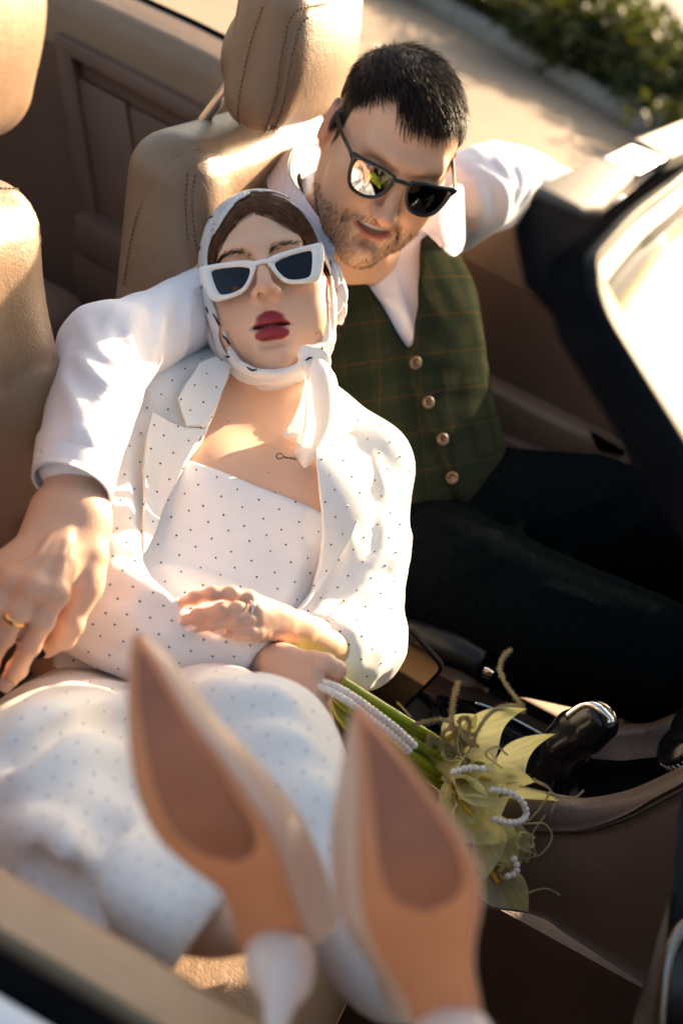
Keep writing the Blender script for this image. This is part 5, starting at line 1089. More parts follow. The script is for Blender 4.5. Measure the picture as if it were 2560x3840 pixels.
# --- bodice
bo0 = Sdf(); wtorso(bo0, .0035); BTOP = [(500, 1655), (705, 1722), (830, 1766), (960, 1822), (1100, 1874), (1215, 1922), (1420, 1990), (1420, 2800), (200, 2800), (200, 1655)]
bo = Sdf(); bo.add(lambda p: bo0(p, band=.1), *bo0.bounds(), 0)
for pts, r in (([(620, 2130), (780, 2180), (960, 2230)], .006), ([(700, 2200), (860, 2255), (1000, 2280)], .006), ([(1130, 2080), (1080, 2200), (1020, 2300)], .004)): ridge(bo, pts, r, k=.02, base=bo0)
bo.warp(cutw(lambda p: poly_px(p, BTOP), 1, .002)); V, Q = net(bo, .0045); BOD = (V, Q); mesh_np('bodice', V, Q, M['bodice'], woman)
# --- jacket
j0 = Sdf(); wtorso(j0, .016)
j0.chain([P(760, 1560, 1.53), P(620, 1530, 1.49), P(520, 1540, 1.455)], [.052, .052, .056], k=.04); j0.chain([P(1230, 1640, 1.575), P(1320, 1690, 1.575), P(1385, 1745, 1.57)], [.044, .044, .046], k=.04)
j0.chain([P(520, 1560, 1.46), P(360, 1850, 1.38), P(300, 2080, 1.315)], [.055, .053, .055], k=.03); j0.chain([P(300, 2080, 1.315), P(400, 2260, 1.275), P(620, 2390, 1.265), P(800, 2435, 1.27), P(900, 2448, 1.272)], [.055, .052, .046, .040, .037], k=.03)
j0.chain([P(1385, 1745, 1.57), P(1385, 1980, 1.53), P(1350, 2250, 1.475), P(1330, 2400, 1.435)], [.046, .046, .049, .051], k=.03); j0.chain([P(1335, 2400, 1.435), P(1275, 2450, 1.385), P(1235, 2440, 1.36)], [.052, .044, .040], k=.02)
j0.ell(P(480, 2400, 1.33), (.10, .08, .085), WR_, k=.05)
JOPEN = [(872, 1380), (768, 1640), (700, 1735), (612, 1915), (530, 2090), (560, 2160), (700, 2290), (860, 2370), (985, 2330), (1090, 2315), (1165, 2215), (1192, 2120), (1207, 2010), (1203, 1900), (1180, 1700), (1160, 1380)]
JH = [(-400, 2330), (150, 2405), (215, 2432), (330, 2492), (470, 2552), (620, 2610), (800, 2570), (930, 2520), (965, 2450), (1010, 2420), (1120, 2330), (1230, 2330), (1262, 2500), (1290, 2610), (1700, 2700), (1800, 1200), (-400, 1200)]
jk = Sdf(); jk.add(lambda p: j0(p, band=.1), *j0.bounds(), 0)
for pts, r in (([(1400, 1720), (1440, 1900), (1400, 2120), (1290, 2290)], .017), ([(1340, 1850), (1350, 2000), (1290, 2150), (1190, 2300)], .016), ([(1470, 1800), (1495, 2000), (1460, 2200), (1340, 2330)], .017), ([(1310, 1900), (1295, 2060), (1235, 2200)], .012), ([(1540, 1980), (1520, 2080), (1470, 2120)], .010), ([(1520, 2150), (1440, 2280), (1280, 2350)], .011), ([(1500, 2300), (1400, 2360), (1270, 2370)], .012), ([(1490, 2400), (1420, 2440), (1310, 2420)], .012), ([(1470, 2500), (1390, 2520), (1330, 2480)], .010), ([(1400, 2580), (1340, 2560), (1300, 2520)], .008),
               ([(365, 2020), (430, 1990), (500, 2010), (530, 2080)], .012), ([(380, 2100), (450, 2060), (520, 2090), (555, 2180)], .013), ([(350, 2190), (450, 2150), (540, 2220), (640, 2240)], .012), ([(480, 2300), (560, 2200), (660, 2240), (720, 2270)], .012), ([(330, 2300), (420, 2290), (560, 2330)], .010), ([(400, 2420), (520, 2390), (680, 2390)], .010), ([(300, 2420), (400, 2470), (520, 2520)], .008), ([(430, 1640), (380, 1760), (400, 1900)], .009), ([(500, 1560), (455, 1650), (470, 1740)], .011), ([(470, 1480), (440, 1590), (480, 1640)], .012), ([(560, 1390), (540, 1460), (600, 1560)], .008), ([(480, 1800), (470, 1960), (500, 2080)], .007), ([(120, 1900), (110, 2000), (130, 2100)], .008)): ridge(jk, pts, r, k=.010, base=j0)
jk.warp(cutw(lambda p: np.maximum(poly_px(p, JOPEN), -.06+(p-wnb)@wy), -1))
jk.warp(cutw(lambda p: poly_px(p, JH), 1))
jk.warp(lambda p, d: d+.0008*np.sin(p[:, 0]*110+4*np.sin(p[:, 2]*30))*np.sin(p[:, 1]*80+p[:, 2]*60))
V, Q = net(jk, .0042); V = laplace(V, Q, 1, .4); JAK = (V, Q); mesh_np('jacket', V, Q, M['suit'], woman)
def patch(name, f, poly, off, mat, parent, thick=.0035, step=16, lift=None, keep=False):
    """a cloth piece cut to a pixel outline and laid on the surface f"""
    poly = np.array(poly, float); L = [poly[i]+(poly[(i+1) % len(poly)]-poly[i])*t for i in range(len(poly)) for t in np.linspace(0, 1, max(2, int(np.linalg.norm(poly[(i+1) % len(poly)]-poly[i])/step)), endpoint=False)]; L = np.array(L); nb_ = len(L)
    gx, gy = np.meshgrid(np.arange(poly[:, 0].min(), poly[:, 0].max(), step), np.arange(poly[:, 1].min(), poly[:, 1].max(), step)); gx = gx.ravel()+(gy.ravel()/step % 2)*step*.5; gy = gy.ravel(); ins = in_poly(gx, gy, poly)
    dd = np.min(np.hypot(gx[:, None]-L[None, :, 0], gy[:, None]-L[None, :, 1]), axis=1); g = np.stack([gx, gy], 1)[ins & (dd > step*.55)]
    r = delaunay_2d_cdt([Vector(v) for v in np.vstack([L, g])], [(i, (i+1) % nb_) for i in range(nb_)], [list(range(nb_))], 1, 1e-4); v2 = np.array([tuple(v) for v in r[0]]); fc_ = [t for t in r[2] if len(t) == 3]
    w, hit = trace(f, v2[:, 0], v2[:, 1]); N = grad(f, w, .006); x = off+(lift(v2) if lift else 0)
    for _ in range(3): pass
    A = w+N*np.reshape(x, (-1, 1)); B = w+N*np.reshape(x-thick, (-1, 1)); bm = bmesh.new(); a = [bm.verts.new(q_) for q_ in A]; b = [bm.verts.new(q_) for q_ in B]; cnt = {}
    for t in fc_:
        bm.faces.new([a[i] for i in t]); bm.faces.new([b[i] for i in t[::-1]])
        for k in range(3): e = (t[k], t[(k+1) % 3]); cnt[e] = 1
    for (i, j_) in list(cnt):
        if (j_, i) not in cnt: bm.faces.new((a[j_], a[i], b[i], b[j_]))
    return smooth_by_angle(from_bm(name, bm, mat, parent), 50)
def liftfn(p0, p1, amt):
    p0 = np.array(p0, float); d = np.array(p1, float)-p0; L = np.linalg.norm(d); nn_ = np.array([-d[1], d[0]])/L
    return lambda v: amt*np.clip(np.abs((v-p0)@nn_)/160, 0, 1)
cover = Sdf(); cover.add(lambda p: np.minimum(jk(p, band=.1), bo(p, band=.1)), *j0.bounds(), 0)
base_l = Sdf(); base_l.add(lambda p: j0(p, band=.1), *j0.bounds(), 0)
lap = [patch('lapel', base_l, [(560, 1562), (625, 1600), (690, 1622), (762, 1628), (705, 1730), (610, 1915), (528, 2092), (517, 1960), (510, 1772), (530, 1660)], .007, M['suit'], woman, lift=liftfn((762, 1628), (528, 2092), .006)),
       patch('collar', base_l, [(862, 1392), (800, 1372), (722, 1402), (668, 1462), (644, 1512), (664, 1565), (692, 1618), (766, 1620), (805, 1530)], .010, M['suit'], woman, lift=liftfn((862, 1392), (766, 1620), .006)),
       patch('lapel', base_l, [(1178, 1690), (1230, 1660), (1270, 1642), (1325, 1665), (1388, 1676), (1372, 1760), (1348, 1848), (1285, 2015), (1185, 2199), (1108, 2304), (1160, 2215), (1187, 2122), (1203, 2012), (1199, 1905), (1180, 1736)], .007, M['suit'], woman, lift=liftfn((1180, 1736), (1160, 2215), .006)),
       patch('collar', base_l, [(1176, 1690), (1190, 1600), (1230, 1540), (1290, 1580), (1320, 1625), (1280, 1640), (1225, 1662)], .009, M['suit'], woman)]
cuff = [PL([(1118, 2322, 1.335), (1165, 2345, 1.318), (1205, 2385, 1.308), (1236, 2445, 1.310), (1258, 2520, 1.325), (1282, 2600, 1.352)]), PL([(1180, 2318, 1.345), (1222, 2345, 1.330), (1255, 2395, 1.322), (1280, 2455, 1.326), (1302, 2530, 1.338), (1322, 2604, 1.358)]), PL([(1235, 2330, 1.36), (1265, 2355, 1.345), (1292, 2405, 1.338), (1316, 2465, 1.342), (1340, 2540, 1.352), (1352, 2600, 1.37)])]
sheet('jacket_cuff', grid_surface(cuff, 10, 30), M['suit'], woman, .003)
cuff2 = [PL([(905, 2380, 1.262), (935, 2400, 1.248), (955, 2440, 1.243), (968, 2475, 1.25), (960, 2530, 1.27)]), PL([(840, 2372, 1.268), (870, 2395, 1.250), (890, 2440, 1.246), (900, 2490, 1.25), (895, 2540, 1.27)]), PL([(760, 2360, 1.275), (790, 2390, 1.256), (800, 2440, 1.252), (805, 2490, 1.256), (800, 2540, 1.275)])]
# --- trousers
t0_ = Sdf(); t0_.ell(P(480, 2700, 1.47), (.14, .09, .10), WR_, k=.04)
t0_.chain([P(400, 2780, 1.42), P(240, 2930, 1.20), P(110, 3110, 1.0)], [.096, .094, .080], k=.04); t0_.chain([P(110, 3110, .985), P(300, 3280, .915), P(520, 3370, .86), P(740, 3450, .815)], [.080, .062, .050, .049], k=.03)
t0_.chain([P(620, 2740, 1.40), P(800, 2790, 1.22), P(955, 2865, 1.05)], [.078, .074, .062], k=.04); t0_.chain([P(955, 2845, 1.035), P(1100, 3080, .96), P(1290, 3360, .90), P(1480, 3560, .85)], [.062, .055, .045, .045], k=.03)
THEM = [(-600, 2200), (-600, 4200), (560, 4200), (628, 3656), (760, 3480), (925, 3290), (985, 3330), (1120, 3560), (1300, 3800), (1560, 3900), (1800, 3900), (1800, 2200)]
tr = Sdf(); tr.add(lambda p: t0_(p, band=.1), *t0_.bounds(), 0)
for pts, r in (([(20, 2720), (160, 2630), (330, 2590), (480, 2570)], 0.0162), ([(0, 2820), (200, 2700), (420, 2640), (520, 2630)], 0.0149), ([(20, 2920), (220, 2800), (420, 2740)], 0.0149), ([(60, 3010), (250, 2880), (440, 2830)], 0.0135), ([(20, 3120), (180, 3160), (360, 3280), (420, 3380)], 0.0189), ([(80, 3240), (220, 3320), (330, 3420)], 0.0162), ([(380, 3060), (330, 3200), (300, 3360), (300, 3500)], 0.0175), ([(430, 3130), (400, 3260), (380, 3400)], 0.0162), ([(120, 3330), (200, 3420), (260, 3500)], 0.0135), ([(560, 3200), (520, 3350), (540, 3520)], 0.0135), ([(880, 2640), (1000, 2620), (1110, 2650)], 0.0135), ([(900, 2740), (1050, 2760), (1180, 2830)], 0.0135), ([(1130, 2900), (1180, 2980), (1220, 3080)], 0.0135), ([(760, 2560), (860, 2600), (930, 2680)], 0.0135)): ridge(tr, pts, r, k=.014, base=t0_)
for pts, r in (([(30, 3080), (170, 3140), (320, 3260), (400, 3350)], .020), ([(460, 3080), (450, 3280), (500, 3480)], .018), ([(20, 2780), (200, 2680), (400, 2640), (560, 2650)], .020), ([(20, 2960), (230, 2830), (440, 2780)], .020), ([(600, 3360), (620, 3460), (600, 3600)], .012), ([(900, 2620), (1030, 2640), (1150, 2720)], .015)): ridge(tr, pts, r, k=.012, sink=.35, base=t0_)
for pts, r in (([(400, 3050), (385, 3180), (350, 3320), (345, 3440)], .013), ([(60, 2870), (240, 2760), (450, 2700)], .010), ([(140, 3230), (250, 3310), (330, 3400)], .009)):
    w_ = groove_path(t0_, pts, 14)
    if len(w_) > 3: tr.chain(list(w_), [r*.6]+[r]*(len(w_)-2)+[r*.6], k=.016, op='s')
tr.warp(cutw(lambda p: poly_px(p, THEM), 1)); tr.warp(lambda p, d: d+.0010*np.sin(p[:, 0]*90+4*np.sin(p[:, 2]*30))*np.sin(p[:, 1]*70+p[:, 2]*50))
V, Q = net(tr, .0052); V = laplace(V, Q, 2, .5); TRO = (V, Q); mesh_np('trousers', V, Q, M['suit'], woman)
# --- rhinestones
def mesh_arrays(o): return np.array([v.co for v in o.data.vertices]), [tuple(p_.vertices) for p_ in o.data.polygons]
srcs = [('jacket', *JAK), ('bodice', *BOD), ('trousers', *TRO)]; allv = []; allf = []; own = []; off_ = 0
for nm, V, Q in srcs: allv.append(V); allf += [tuple(int(i)+off_ for i in f_) for f_ in Q]; own += [nm]*len(Q); off_ += len(V)
for o in lap+[ob for ob in woman.children if ob.name.startswith('jacket_cuff')]:
    V, fl_ = mesh_arrays(o); allv.append(V); allf += [tuple(i+off_ for i in f_) for f_ in fl_]; own += ['jacket']*len(fl_); off_ += len(V)
bvh = BVHTree.FromPolygons([Vector(v) for v in np.vstack(allv)], allf); stones = {'jacket': [], 'bodice': [], 'trousers': []}
def stone_grid(sp, ang, region, want):
    ca, sa = math.cos(math.radians(ang)), math.sin(math.radians(ang))
    for i in range(-70, 110):
        for j in range(-70, 110):
            gx, gy = (i+.5*(j % 2))*sp, j*sp*.62; x = gx*ca-gy*sa+rng.normal()*4; y = gx*sa+gy*ca+rng.normal()*4+1500
            if not (region[0] < x < region[2] and region[1] < y < region[3]): continue
            hit = bvh.ray_cast(Vector(CAM), Vector(RAY(x, y)).normalized())
            if hit[0] is None or own[hit[2]] != want: continue
            stones[want].append((np.array(hit[0]), np.array(hit[1]) if hit[1].dot(Vector(RAY(x, y))) < 0 else -np.array(hit[1])))
stone_grid(86, 27, (200, 1700, 1300, 2600), 'bodice'); stone_grid(84, 8, (-60, 1300, 1700, 2700), 'jacket'); stone_grid(98, -28, (-80, 2350, 1400, 3700), 'trousers')
for nm, lst in stones.items():
    parts = []
    for c, n_ in lst:
        r = (.00125+.00025*rng.random())*(.62 if nm == 'trousers' else 1); a = nrm(np.cross(n_, [.31, .52, .79])); b = np.cross(n_, a); th0 = rng.random()*6
        ringv = [c+(a*math.cos(th0+k*math.pi/3)+b*math.sin(th0+k*math.pi/3))*r-n_*.0004 for k in range(6)]; tv = [c+(a*math.cos(th0+k*math.pi/3+.5)+b*math.sin(th0+k*math.pi/3+.5))*r*.55+n_*.0009 for k in range(6)]
        V = np.array(ringv+tv); F = np.array([(k, (k+1) % 6, 6+(k+1) % 6, 6+k) for k in range(6)]+[(6, 7, 8, 9), (6, 9, 10, 11)]); parts.append((V, F))
    if parts: V, F = join_np(parts); tag(mesh_np('rhinestones', V, F, M['stone'], woman, smooth=False), kind='stuff')
# --- shoes
M['shoe'] = MAT('nude_leather_shoe', (.62, .43, .34), .35, noise=.06, scale=20, coat=.25); M['sole'] = MAT('tan_leather_sole', (.56, .215, .095), .5, noise=.12, scale=18, bump=.15, bscale=300); M['sole_worn'] = MAT('worn_brown_sole', (.31, .10, .048), .5, noise=.3, scale=14, bump=.2, bscale=200); M['shoe_lining'] = MAT('pale_heel_leather', (.72, .58, .52), .4, noise=.05, scale=20)
def shoe(stations, heel, label, h_up, rshift, wide=1.02):
    s = part_of_woman('shoe'); s['label'] = label
    st = np.array(stations, float); n = 44; u = np.linspace(0, 1, n); k = np.linspace(0, 1, len(st)); C = catmull(st, n)
    Lp = np.array([P(c[0], c[1], c[4]) for c in C]); Rp = np.array([P(c[2], c[3], c[4]) for c in C]); hgt = C[:, 5]
    rows = []; m = 22
    for i in range(n):
        w_ = (Rp[i]-Lp[i])/2; c = (Lp[i]+Rp[i])/2; d = VIEW*hgt[i]+rshift*hgt[i]; row = []
        for th in np.linspace(0, math.pi, m): row.append(c+w_*math.cos(th)*(1+.16*math.sin(th))*wide+d*math.sin(th)**.75)
        rows.append(row)
    V = np.array(rows).reshape(-1, 3); F = [(i*m+j, i*m+j+1, (i+1)*m+j+1, (i+1)*m+j) for i in range(n-1) for j in range(m-1)]+[(i*m+m-1, i*m, (i+1)*m, (i+1)*m+m-1) for i in range(n-1)]
    mesh_np('upper', V, F, M['shoe'], s)
    rows = []
    for i in range(n):
        c = (Lp[i]+Rp[i])/2; w_ = (Rp[i]-Lp[i])/2; rows.append([c+w_*x*.985-VIEW*(.0035*(1-x**4)+.0008) for x in np.linspace(-1, 1, 11)])
    sheet('sole', np.array(rows), M['sole'], s, .003)
    a, b = int(n*.06), int(n*.60); rows = []
    for i in range(a, b):
        f = (i-a)/(b-1-a); c = (Lp[i]+Rp[i])/2; w_ = (Rp[i]-Lp[i])/2; e = .70*math.sqrt(max(.02, 1-(2*f-1)**6)); rows.append([c+w_*(x*e+.08)-VIEW*(.0052+.0006*(1-x*x)) for x in np.linspace(-1, 1, 9)])
    sheet('sole_tread', np.array(rows), M['sole_worn'], s, .0012)
    hs = Sdf(); hs.chain([P(*q_[:3]) for q_ in heel], [q_[3] for q_ in heel], k=.004, kk=.006); V, Q = net(hs, .0022); mesh_np('heel', V, Q, M['shoe_lining'], s)
    return s
def part_of_woman(nm): o = empty(nm); o.parent = woman; o.location = -woman.location; return o
shoe([(512, 2378, 522, 2380, .668, .004), (496, 2480, 600, 2500, .664, .018), (484, 2640, 720, 2700, .660, .030), (490, 2800, 835, 2850, .658, .040), (520, 2970, 930, 2985, .660, .047), (590, 3130, 1010, 3110, .664, .052), (720, 3250, 1055, 3230, .672, .054), (830, 3330, 1080, 3320, .682, .055), (872, 3420, 1110, 3410, .692, .055), (890, 3500, 1140, 3490, .700, .056), (896, 3560, 1160, 3545, .706, .05)],
     [(1030, 3560, .702, .0150), (1050, 3620, .695, .0172), (1060, 3680, .686, .0135), (1050, 3740, .676, .0075), (1040, 3800, .668, .0058), (1030, 3900, .655, .0050)], 'left pump in the picture with brown worn sole facing the viewer', 0, RIGHT*.50-UP*.05)
shoe([(1334, 2652, 1344, 2654, .640, .004), (1346, 2740, 1425, 2745, .634, .018), (1345, 2880, 1545, 2885, .628, .032), (1340, 3020, 1650, 3020, .624, .042), (1338, 3160, 1740, 3150, .622, .050), (1345, 3300, 1790, 3280, .624, .054), (1365, 3440, 1790, 3410, .630, .056), (1410, 3560, 1770, 3530, .640, .056), (1470, 3660, 1770, 3640, .650, .056), (1530, 3760, 1790, 3740, .660, .056), (1560, 3860, 1810, 3850, .668, .052)],
     [(1690, 3880, .665, .019), (1710, 3960, .655, .021), (1715, 4030, .645, .012), (1700, 4150, .625, .006)], 'right pump in the picture with reddish sole in front of the bouquet', 0, RIGHT*-.42-UP*.05, 1.06)
# --- sunglasses
M['frame_white'] = MAT('glossy_white_acetate', (.82, .80, .77), .22, coat=.4); M['dark_lens'] = MAT('dark_blue_grey_lens', (.006, .009, .018), .05, spec=.35)
wo = [(.0065, .0185), (.018, .0225), (.040, .0255), (.060, .0280), (.0720, .0295), (.0738, .0270), (.0725, .0120), (.0670, -.0080), (.0610, -.0150), (.0520, -.0172), (.0360, -.0165), (.0230, -.0125), (.0150, -.0040), (.0085, .0085), (.0055, .0125)]
wi = [(.0150, .0125), (.0250, .0165), (.0450, .0200), (.0560, .0210), (.0590, .0190), (.0575, .0060), (.0535, -.0080), (.0480, -.0118), (.0360, -.0122), (.0260, -.0090), (.0190, -.0010), (.0150, .0075)]
glasses('sunglasses', whead, 'white cat-eye sunglasses with dark blue lenses worn by the woman', wo, wi, .1075, 1.9, M['frame_white'], M['dark_lens'], .0062, .0185, .0062, -.012, tw=.0165, dz=-.0165, roll=-.06)
# --- engagement ring and bracelet
rg = empty('engagement_ring', fa[1][1], 'silver ring with square clear stone on the woman\'s finger', 'ring')
M['silver'] = MAT('white_gold', (.82, .78, .72), .12, metal=1); M['gem'] = MAT('clear_cut_stone', (.9, .9, .92), .02, trans=.8, coat=1)
rc = fa[1][0]*.62+fa[1][1]*.38; rax = nrm(fa[1][1]-fa[1][0]); o = band('ring_band', rc, rax, .0088, .0013, M['silver'], None, None); o.parent = rg; o.location = -rg.location
gu = nrm(-VIEW*.9+UP*.5); gu = nrm(gu-rax*(gu@rax)); gs = np.cross(rax, gu); gc = rc+gu*.0108; V = []
for hh, sz in ((-.0015, .0022), (.0010, .0034), (.0024, .0022)): V += [gc+gu*hh+rax*a*sz*.85+gs*b*sz for a, b in ((-1, -1), (1, -1), (1, 1), (-1, 1))]
mesh_np('gemstone', V, [(0, 1, 2, 3)[::-1], (8, 9, 10, 11)]+[(r*4+k, r*4+(k+1) % 4, r*4+4+(k+1) % 4, r*4+4+k) for r in range(2) for k in range(4)], M['gem'], rg, smooth=False)
def beads(pts, r, name, mat, parent, sub=2):
    bm = bmesh.new(); bmesh.ops.create_icosphere(bm, subdivisions=sub, radius=r); me = bpy.data.meshes.new(name); bm.to_mesh(me); bm.free()
    for c in pts: 
        o = link(name, me, mat, parent); o.location = o.location+Vector(c)
    me.polygons.foreach_set('use_smooth', np.ones(len(me.polygons), bool))
br = empty('bracelet', P(1240, 2470, 1.345), 'dark beaded bracelet at the woman\'s cuff', 'bracelet'); bc = P(1222, 2430, 1.35); bax = nrm(P(1330, 2460, 1.40)-P(1120, 2370, 1.315)); ba = nrm(np.cross(bax, [0, 0, 1.])); bb = np.cross(bax, ba)
for q_ in range(3): beads([bc+bax*.004*q_+(ba*math.cos(t)+bb*math.sin(t))*.0232 for t in np.linspace(0, 2*math.pi, 34, endpoint=False)], .0021, 'bead', M['gold'] if q_ == 1 else M['stone'], br, 1)
# ---------------------------------------------------------------- bouquet, phone
M['spathe'] = MAT('calla_spathe', (.8, .75, .4), .42, attr=True, noise=.06, scale=40, sss=.25, bump=.08, bscale=250); M['spadix'] = MAT('yellow_spadix', (.65, .42, .05), .7, bump=.5, bscale=900)
M['stem'] = MAT('fresh_green_stem', (.22, .30, .015), .35, noise=.3, scale=25, col2=(.38, .40, .02), sss=.1); M['pearl'] = MAT('cream_pearl', (.80, .70, .62), .18, coat=.6, sss=.2)
M['tassel'] = MAT('dried_straw_amaranth', (.60, .46, .22), .85, noise=.2, scale=60); M['petal'] = MAT('cream_freesia_petal', (.80, .72, .42), .45, sss=.3, noise=.08, scale=30)
translucent(M['spathe'], .62, (1, .98, .78)); translucent(M['petal'], .4); translucent(M['tassel'], .25)
bq_ = empty('bouquet', P(1300, 2650, 1.24), 'bouquet of pale yellow calla lilies with pearls and dried tassels in her hand', 'bouquet')
def sub(name, parent):
    o = empty(name); o.parent = parent; pl = Vector((0, 0, 0)); q = parent
    while q is not None: pl += q.location; q = q.parent
    o.location = -pl; return o
def calla(base, mouth, tip, R, seed=0):
    """trumpet-shaped spathe rolled round a spadix; tip is the drawn-out point of the rim"""
    c = sub('calla_lily', bq_); base, mouth, tip = (np.asarray(v, float) for v in (base, mouth, tip)); ax = mouth-base; L = np.linalg.norm(ax); ax /= L
    n1 = tip-mouth; n1 = nrm(n1-ax*(n1@ax)); n2 = np.cross(ax, n1); nu, nv = 22, 33; G = []; C = []; r_ = np.random.default_rng(seed)
    for i in range(nu):
        u = i/(nu-1); row = []
        for j in range(nv):
            v = -1+2*j/(nv-1); ph = v*math.pi*.94; rad = R*(.20+.34*u+.42*u**3)*(1-.10*v*v); sp = math.exp(-(abs(v)/.20)**1.25)*u**3.2
            q = base+ax*L*u*(1-.10*v*v*u)+(n1*math.cos(ph)+n2*math.sin(ph))*rad*(1+.10*v*(v > 0)); q = q+(tip-(mouth+n1*R))*sp*.95
            q = q+ax*.10*R*math.sin(v*7+seed)*u**3+ax*R*.35*u**5*(1-abs(v))-ax*R*.25*u**6*(1-sp)*abs(math.sin(ph*.5)); row.append(q)
            g_ = (1-u)**4; col = np.array([.95, .91, .60])*(1-g_)+np.array([.42, .46, .05])*g_; col = col*(1-.55*sp)+np.array([.62, .60, .06])*.55*sp; C.append(col*(.94+.08*math.sin(v*40+u*6)))
        G.append(row)
    G = np.array(G); me = thin('spathe', G, M['spathe'], c); C = np.array(C); ca = me.data.color_attributes.new('Col', 'FLOAT_COLOR', 'POINT'); c4 = np.ones((len(C), 4), np.float32); c4[:, :3] = C; ca.data.foreach_set('color', c4.ravel())
    tube('spadix', [base+ax*L*.3, base+ax*L*.6, base+ax*L*.88+n1*R*.05], [.0030, .0034, .0020], M['spadix'], c, 8, 10)
    return c
CL = [((1640, 2820, 1.315), (1800, 2775, 1.285), (1945, 2662, 1.272), .0285), ((1800, 2905, 1.335), (1925, 2865, 1.315), (2055, 2758, 1.305), .0240), ((1640, 2865, 1.30), (1790, 2920, 1.262), (1838, 3000, 1.256), .0285), ((1780, 3020, 1.335), (1935, 3032, 1.315), (2072, 2998, 1.31), .0235), ((1690, 2960, 1.295), (1780, 3070, 1.258), (1860, 3150, 1.262), .0240), ((1800, 3190, 1.325), (1875, 3325, 1.288), (1972, 3405, 1.282), .0245), ((1720, 2960, 1.30), (1700, 3070, 1.270), (1690, 3180, 1.270), .023), ((1760, 3030, 1.31), (1838, 3180, 1.270), (1800, 3275, 1.270), .0205), ((1650, 2790, 1.31), (1715, 2745, 1.285), (1775, 2690, 1.28), .017), ((1810, 3070, 1.33), (1900, 3130, 1.30), (1985, 3150, 1.295), .017), ((1680, 2880, 1.305), (1860, 2935, 1.275), (1985, 2925, 1.272), .024), ((1700, 2900, 1.30), (1735, 3000, 1.262), (1790, 3075, 1.258), .024), ((1790, 3080, 1.32), (1850, 3140, 1.285), (1930, 3230, 1.28), .022)]
for i, (b, m_, t_, R_) in enumerate(CL): calla(P(*b), P(*m_), P(*t_), R_, i)
def petal(c, tip, w_, nrm_, parent):
    c = np.asarray(c); d = np.asarray(tip)-c; L = np.linalg.norm(d); d = d/L; s = nrm(np.cross(d, nrm_)); n_ = np.cross(s, d); G = []
    for a in np.linspace(0, 1, 8): G.append([c+d*L*a+s*b*w_*math.sin(math.pi*min(1, a*.82+.12))**.8+n_*(.25*w_*(1-b*b)*-1+.35*L*a*a) for b in np.linspace(-1, 1, 7)])
    return thin('petal', np.array(G), M['petal'], parent)
for k, (x, y, t, r) in enumerate(((1935, 3140, 1.30, .012), (1885, 3235, 1.30, .011), (1690, 2830, 1.285, .010), (1760, 2860, 1.28, .009), (1965, 3175, 1.31, .010))):
    f_ = sub('freesia_flower', bq_); c = P(x, y, t); up_ = nrm(-VIEW*.8+RIGHT*.35*math.cos(k)-UP*.35*math.sin(k*2)); a = nrm(np.cross(up_, [.2, .3, .9])); b = np.cross(up_, a)
    for q in range(6): th = q*math.pi/3+k; petal(c, c+(a*math.cos(th)+b*math.sin(th))*r*1.2+up_*r*1.3, r*.52, up_, f_)
for i, (x0, y0, x1, y1, dt) in enumerate([(1020+14*(i % 3), 2395+16*i, 1640+9*(i % 4), 2775+26*i, .004*((i*7) % 5)) for i in range(9)]):
    if i in (0, 1, 2): a = (x0, y0-(2-i)*4, 1.272+dt)
    else: a = (x0+70+14*i, y0+28, 1.262+dt)
    tube('stem', PL([a, ((x0*.55+x1*.45), (y0*.55+y1*.45), 1.252+dt), (x1, y1, 1.305+dt)]), [.0052, .0052, .0042], M['stem'], bq_, 10, 14)
for k in range(7): 
    x, y = 1640+42*k, 2835+38*((k*5) % 7); tube('leaf_sprig', PL([(x, y, 1.30), (x+25, y-14, 1.285), (x+50, y-6, 1.28)]), [.002, .0045, .0008], M['stem'], bq_, 6, 8)
row1 = catmull(np.array(PL([(1192, 2552, 1.212), (1250, 2572, 1.206), (1320, 2610, 1.205), (1400, 2668, 1.21), (1480, 2728, 1.225), (1552, 2795, 1.25)])), 27); row2 = catmull(np.array(PL([(1196, 2575, 1.206), (1245, 2598, 1.2), (1310, 2635, 1.199), (1385, 2692, 1.205), (1462, 2752, 1.22), (1530, 2815, 1.245)])), 26)
beads(list(row1)+list(row2), .0040, 'pearl', M['pearl'], bq_)
for pts, n in (([(1845, 2962, 1.262), (1905, 2972, 1.262), (1955, 3005, 1.27), (1972, 3052, 1.275), (1950, 3080, 1.27), (1900, 3085, 1.262), (1850, 3072, 1.26)], 17), ([(1925, 3222, 1.275), (1938, 3250, 1.275), (1930, 3275, 1.275), (1905, 3285, 1.275)], 5), ([(1700, 2895, 1.25), (1760, 2880, 1.255), (1830, 2885, 1.27)], 7)): beads(list(catmull(np.array(PL(pts)), n)), .0036, 'pearl', M['pearl'], bq_)
def tassel(pts, r, fuzz, n=40):
    pth = catmull(np.array(PL(pts)), n); V, F = tube_np(pth, np.linspace(r, r*.8, n), 5); o = mesh_mixed('tassel', V, F, M['tassel'], bq_)
    if fuzz:
        m = int(n*34); i = rng.integers(0, n, m); d = rng.normal(size=(m, 3)); d /= np.linalg.norm(d, axis=1)[:, None]; Vh, Fh = strands(pth[i], d, rng.uniform(.5, 1, m)*fuzz, .00028, 3, jitter=.1); mesh_np('tassel_fuzz', Vh, Fh, M['tassel'], o)
tassel([(1745, 2850, 1.28), (1712, 2780, 1.28), (1695, 2700, 1.285), (1700, 2620, 1.29), (1718, 2560, 1.295)], .0016, .0055)
tassel([(1750, 2860, 1.28), (1790, 2740, 1.275), (1850, 2665, 1.275), (1925, 2645, 1.28), (1960, 2665, 1.285), (1945, 2630, 1.29), (1895, 2565, 1.295), (1873, 2510, 1.3), (1885, 2465, 1.305), (1912, 2438, 1.31)], .0018, .0050, 60)
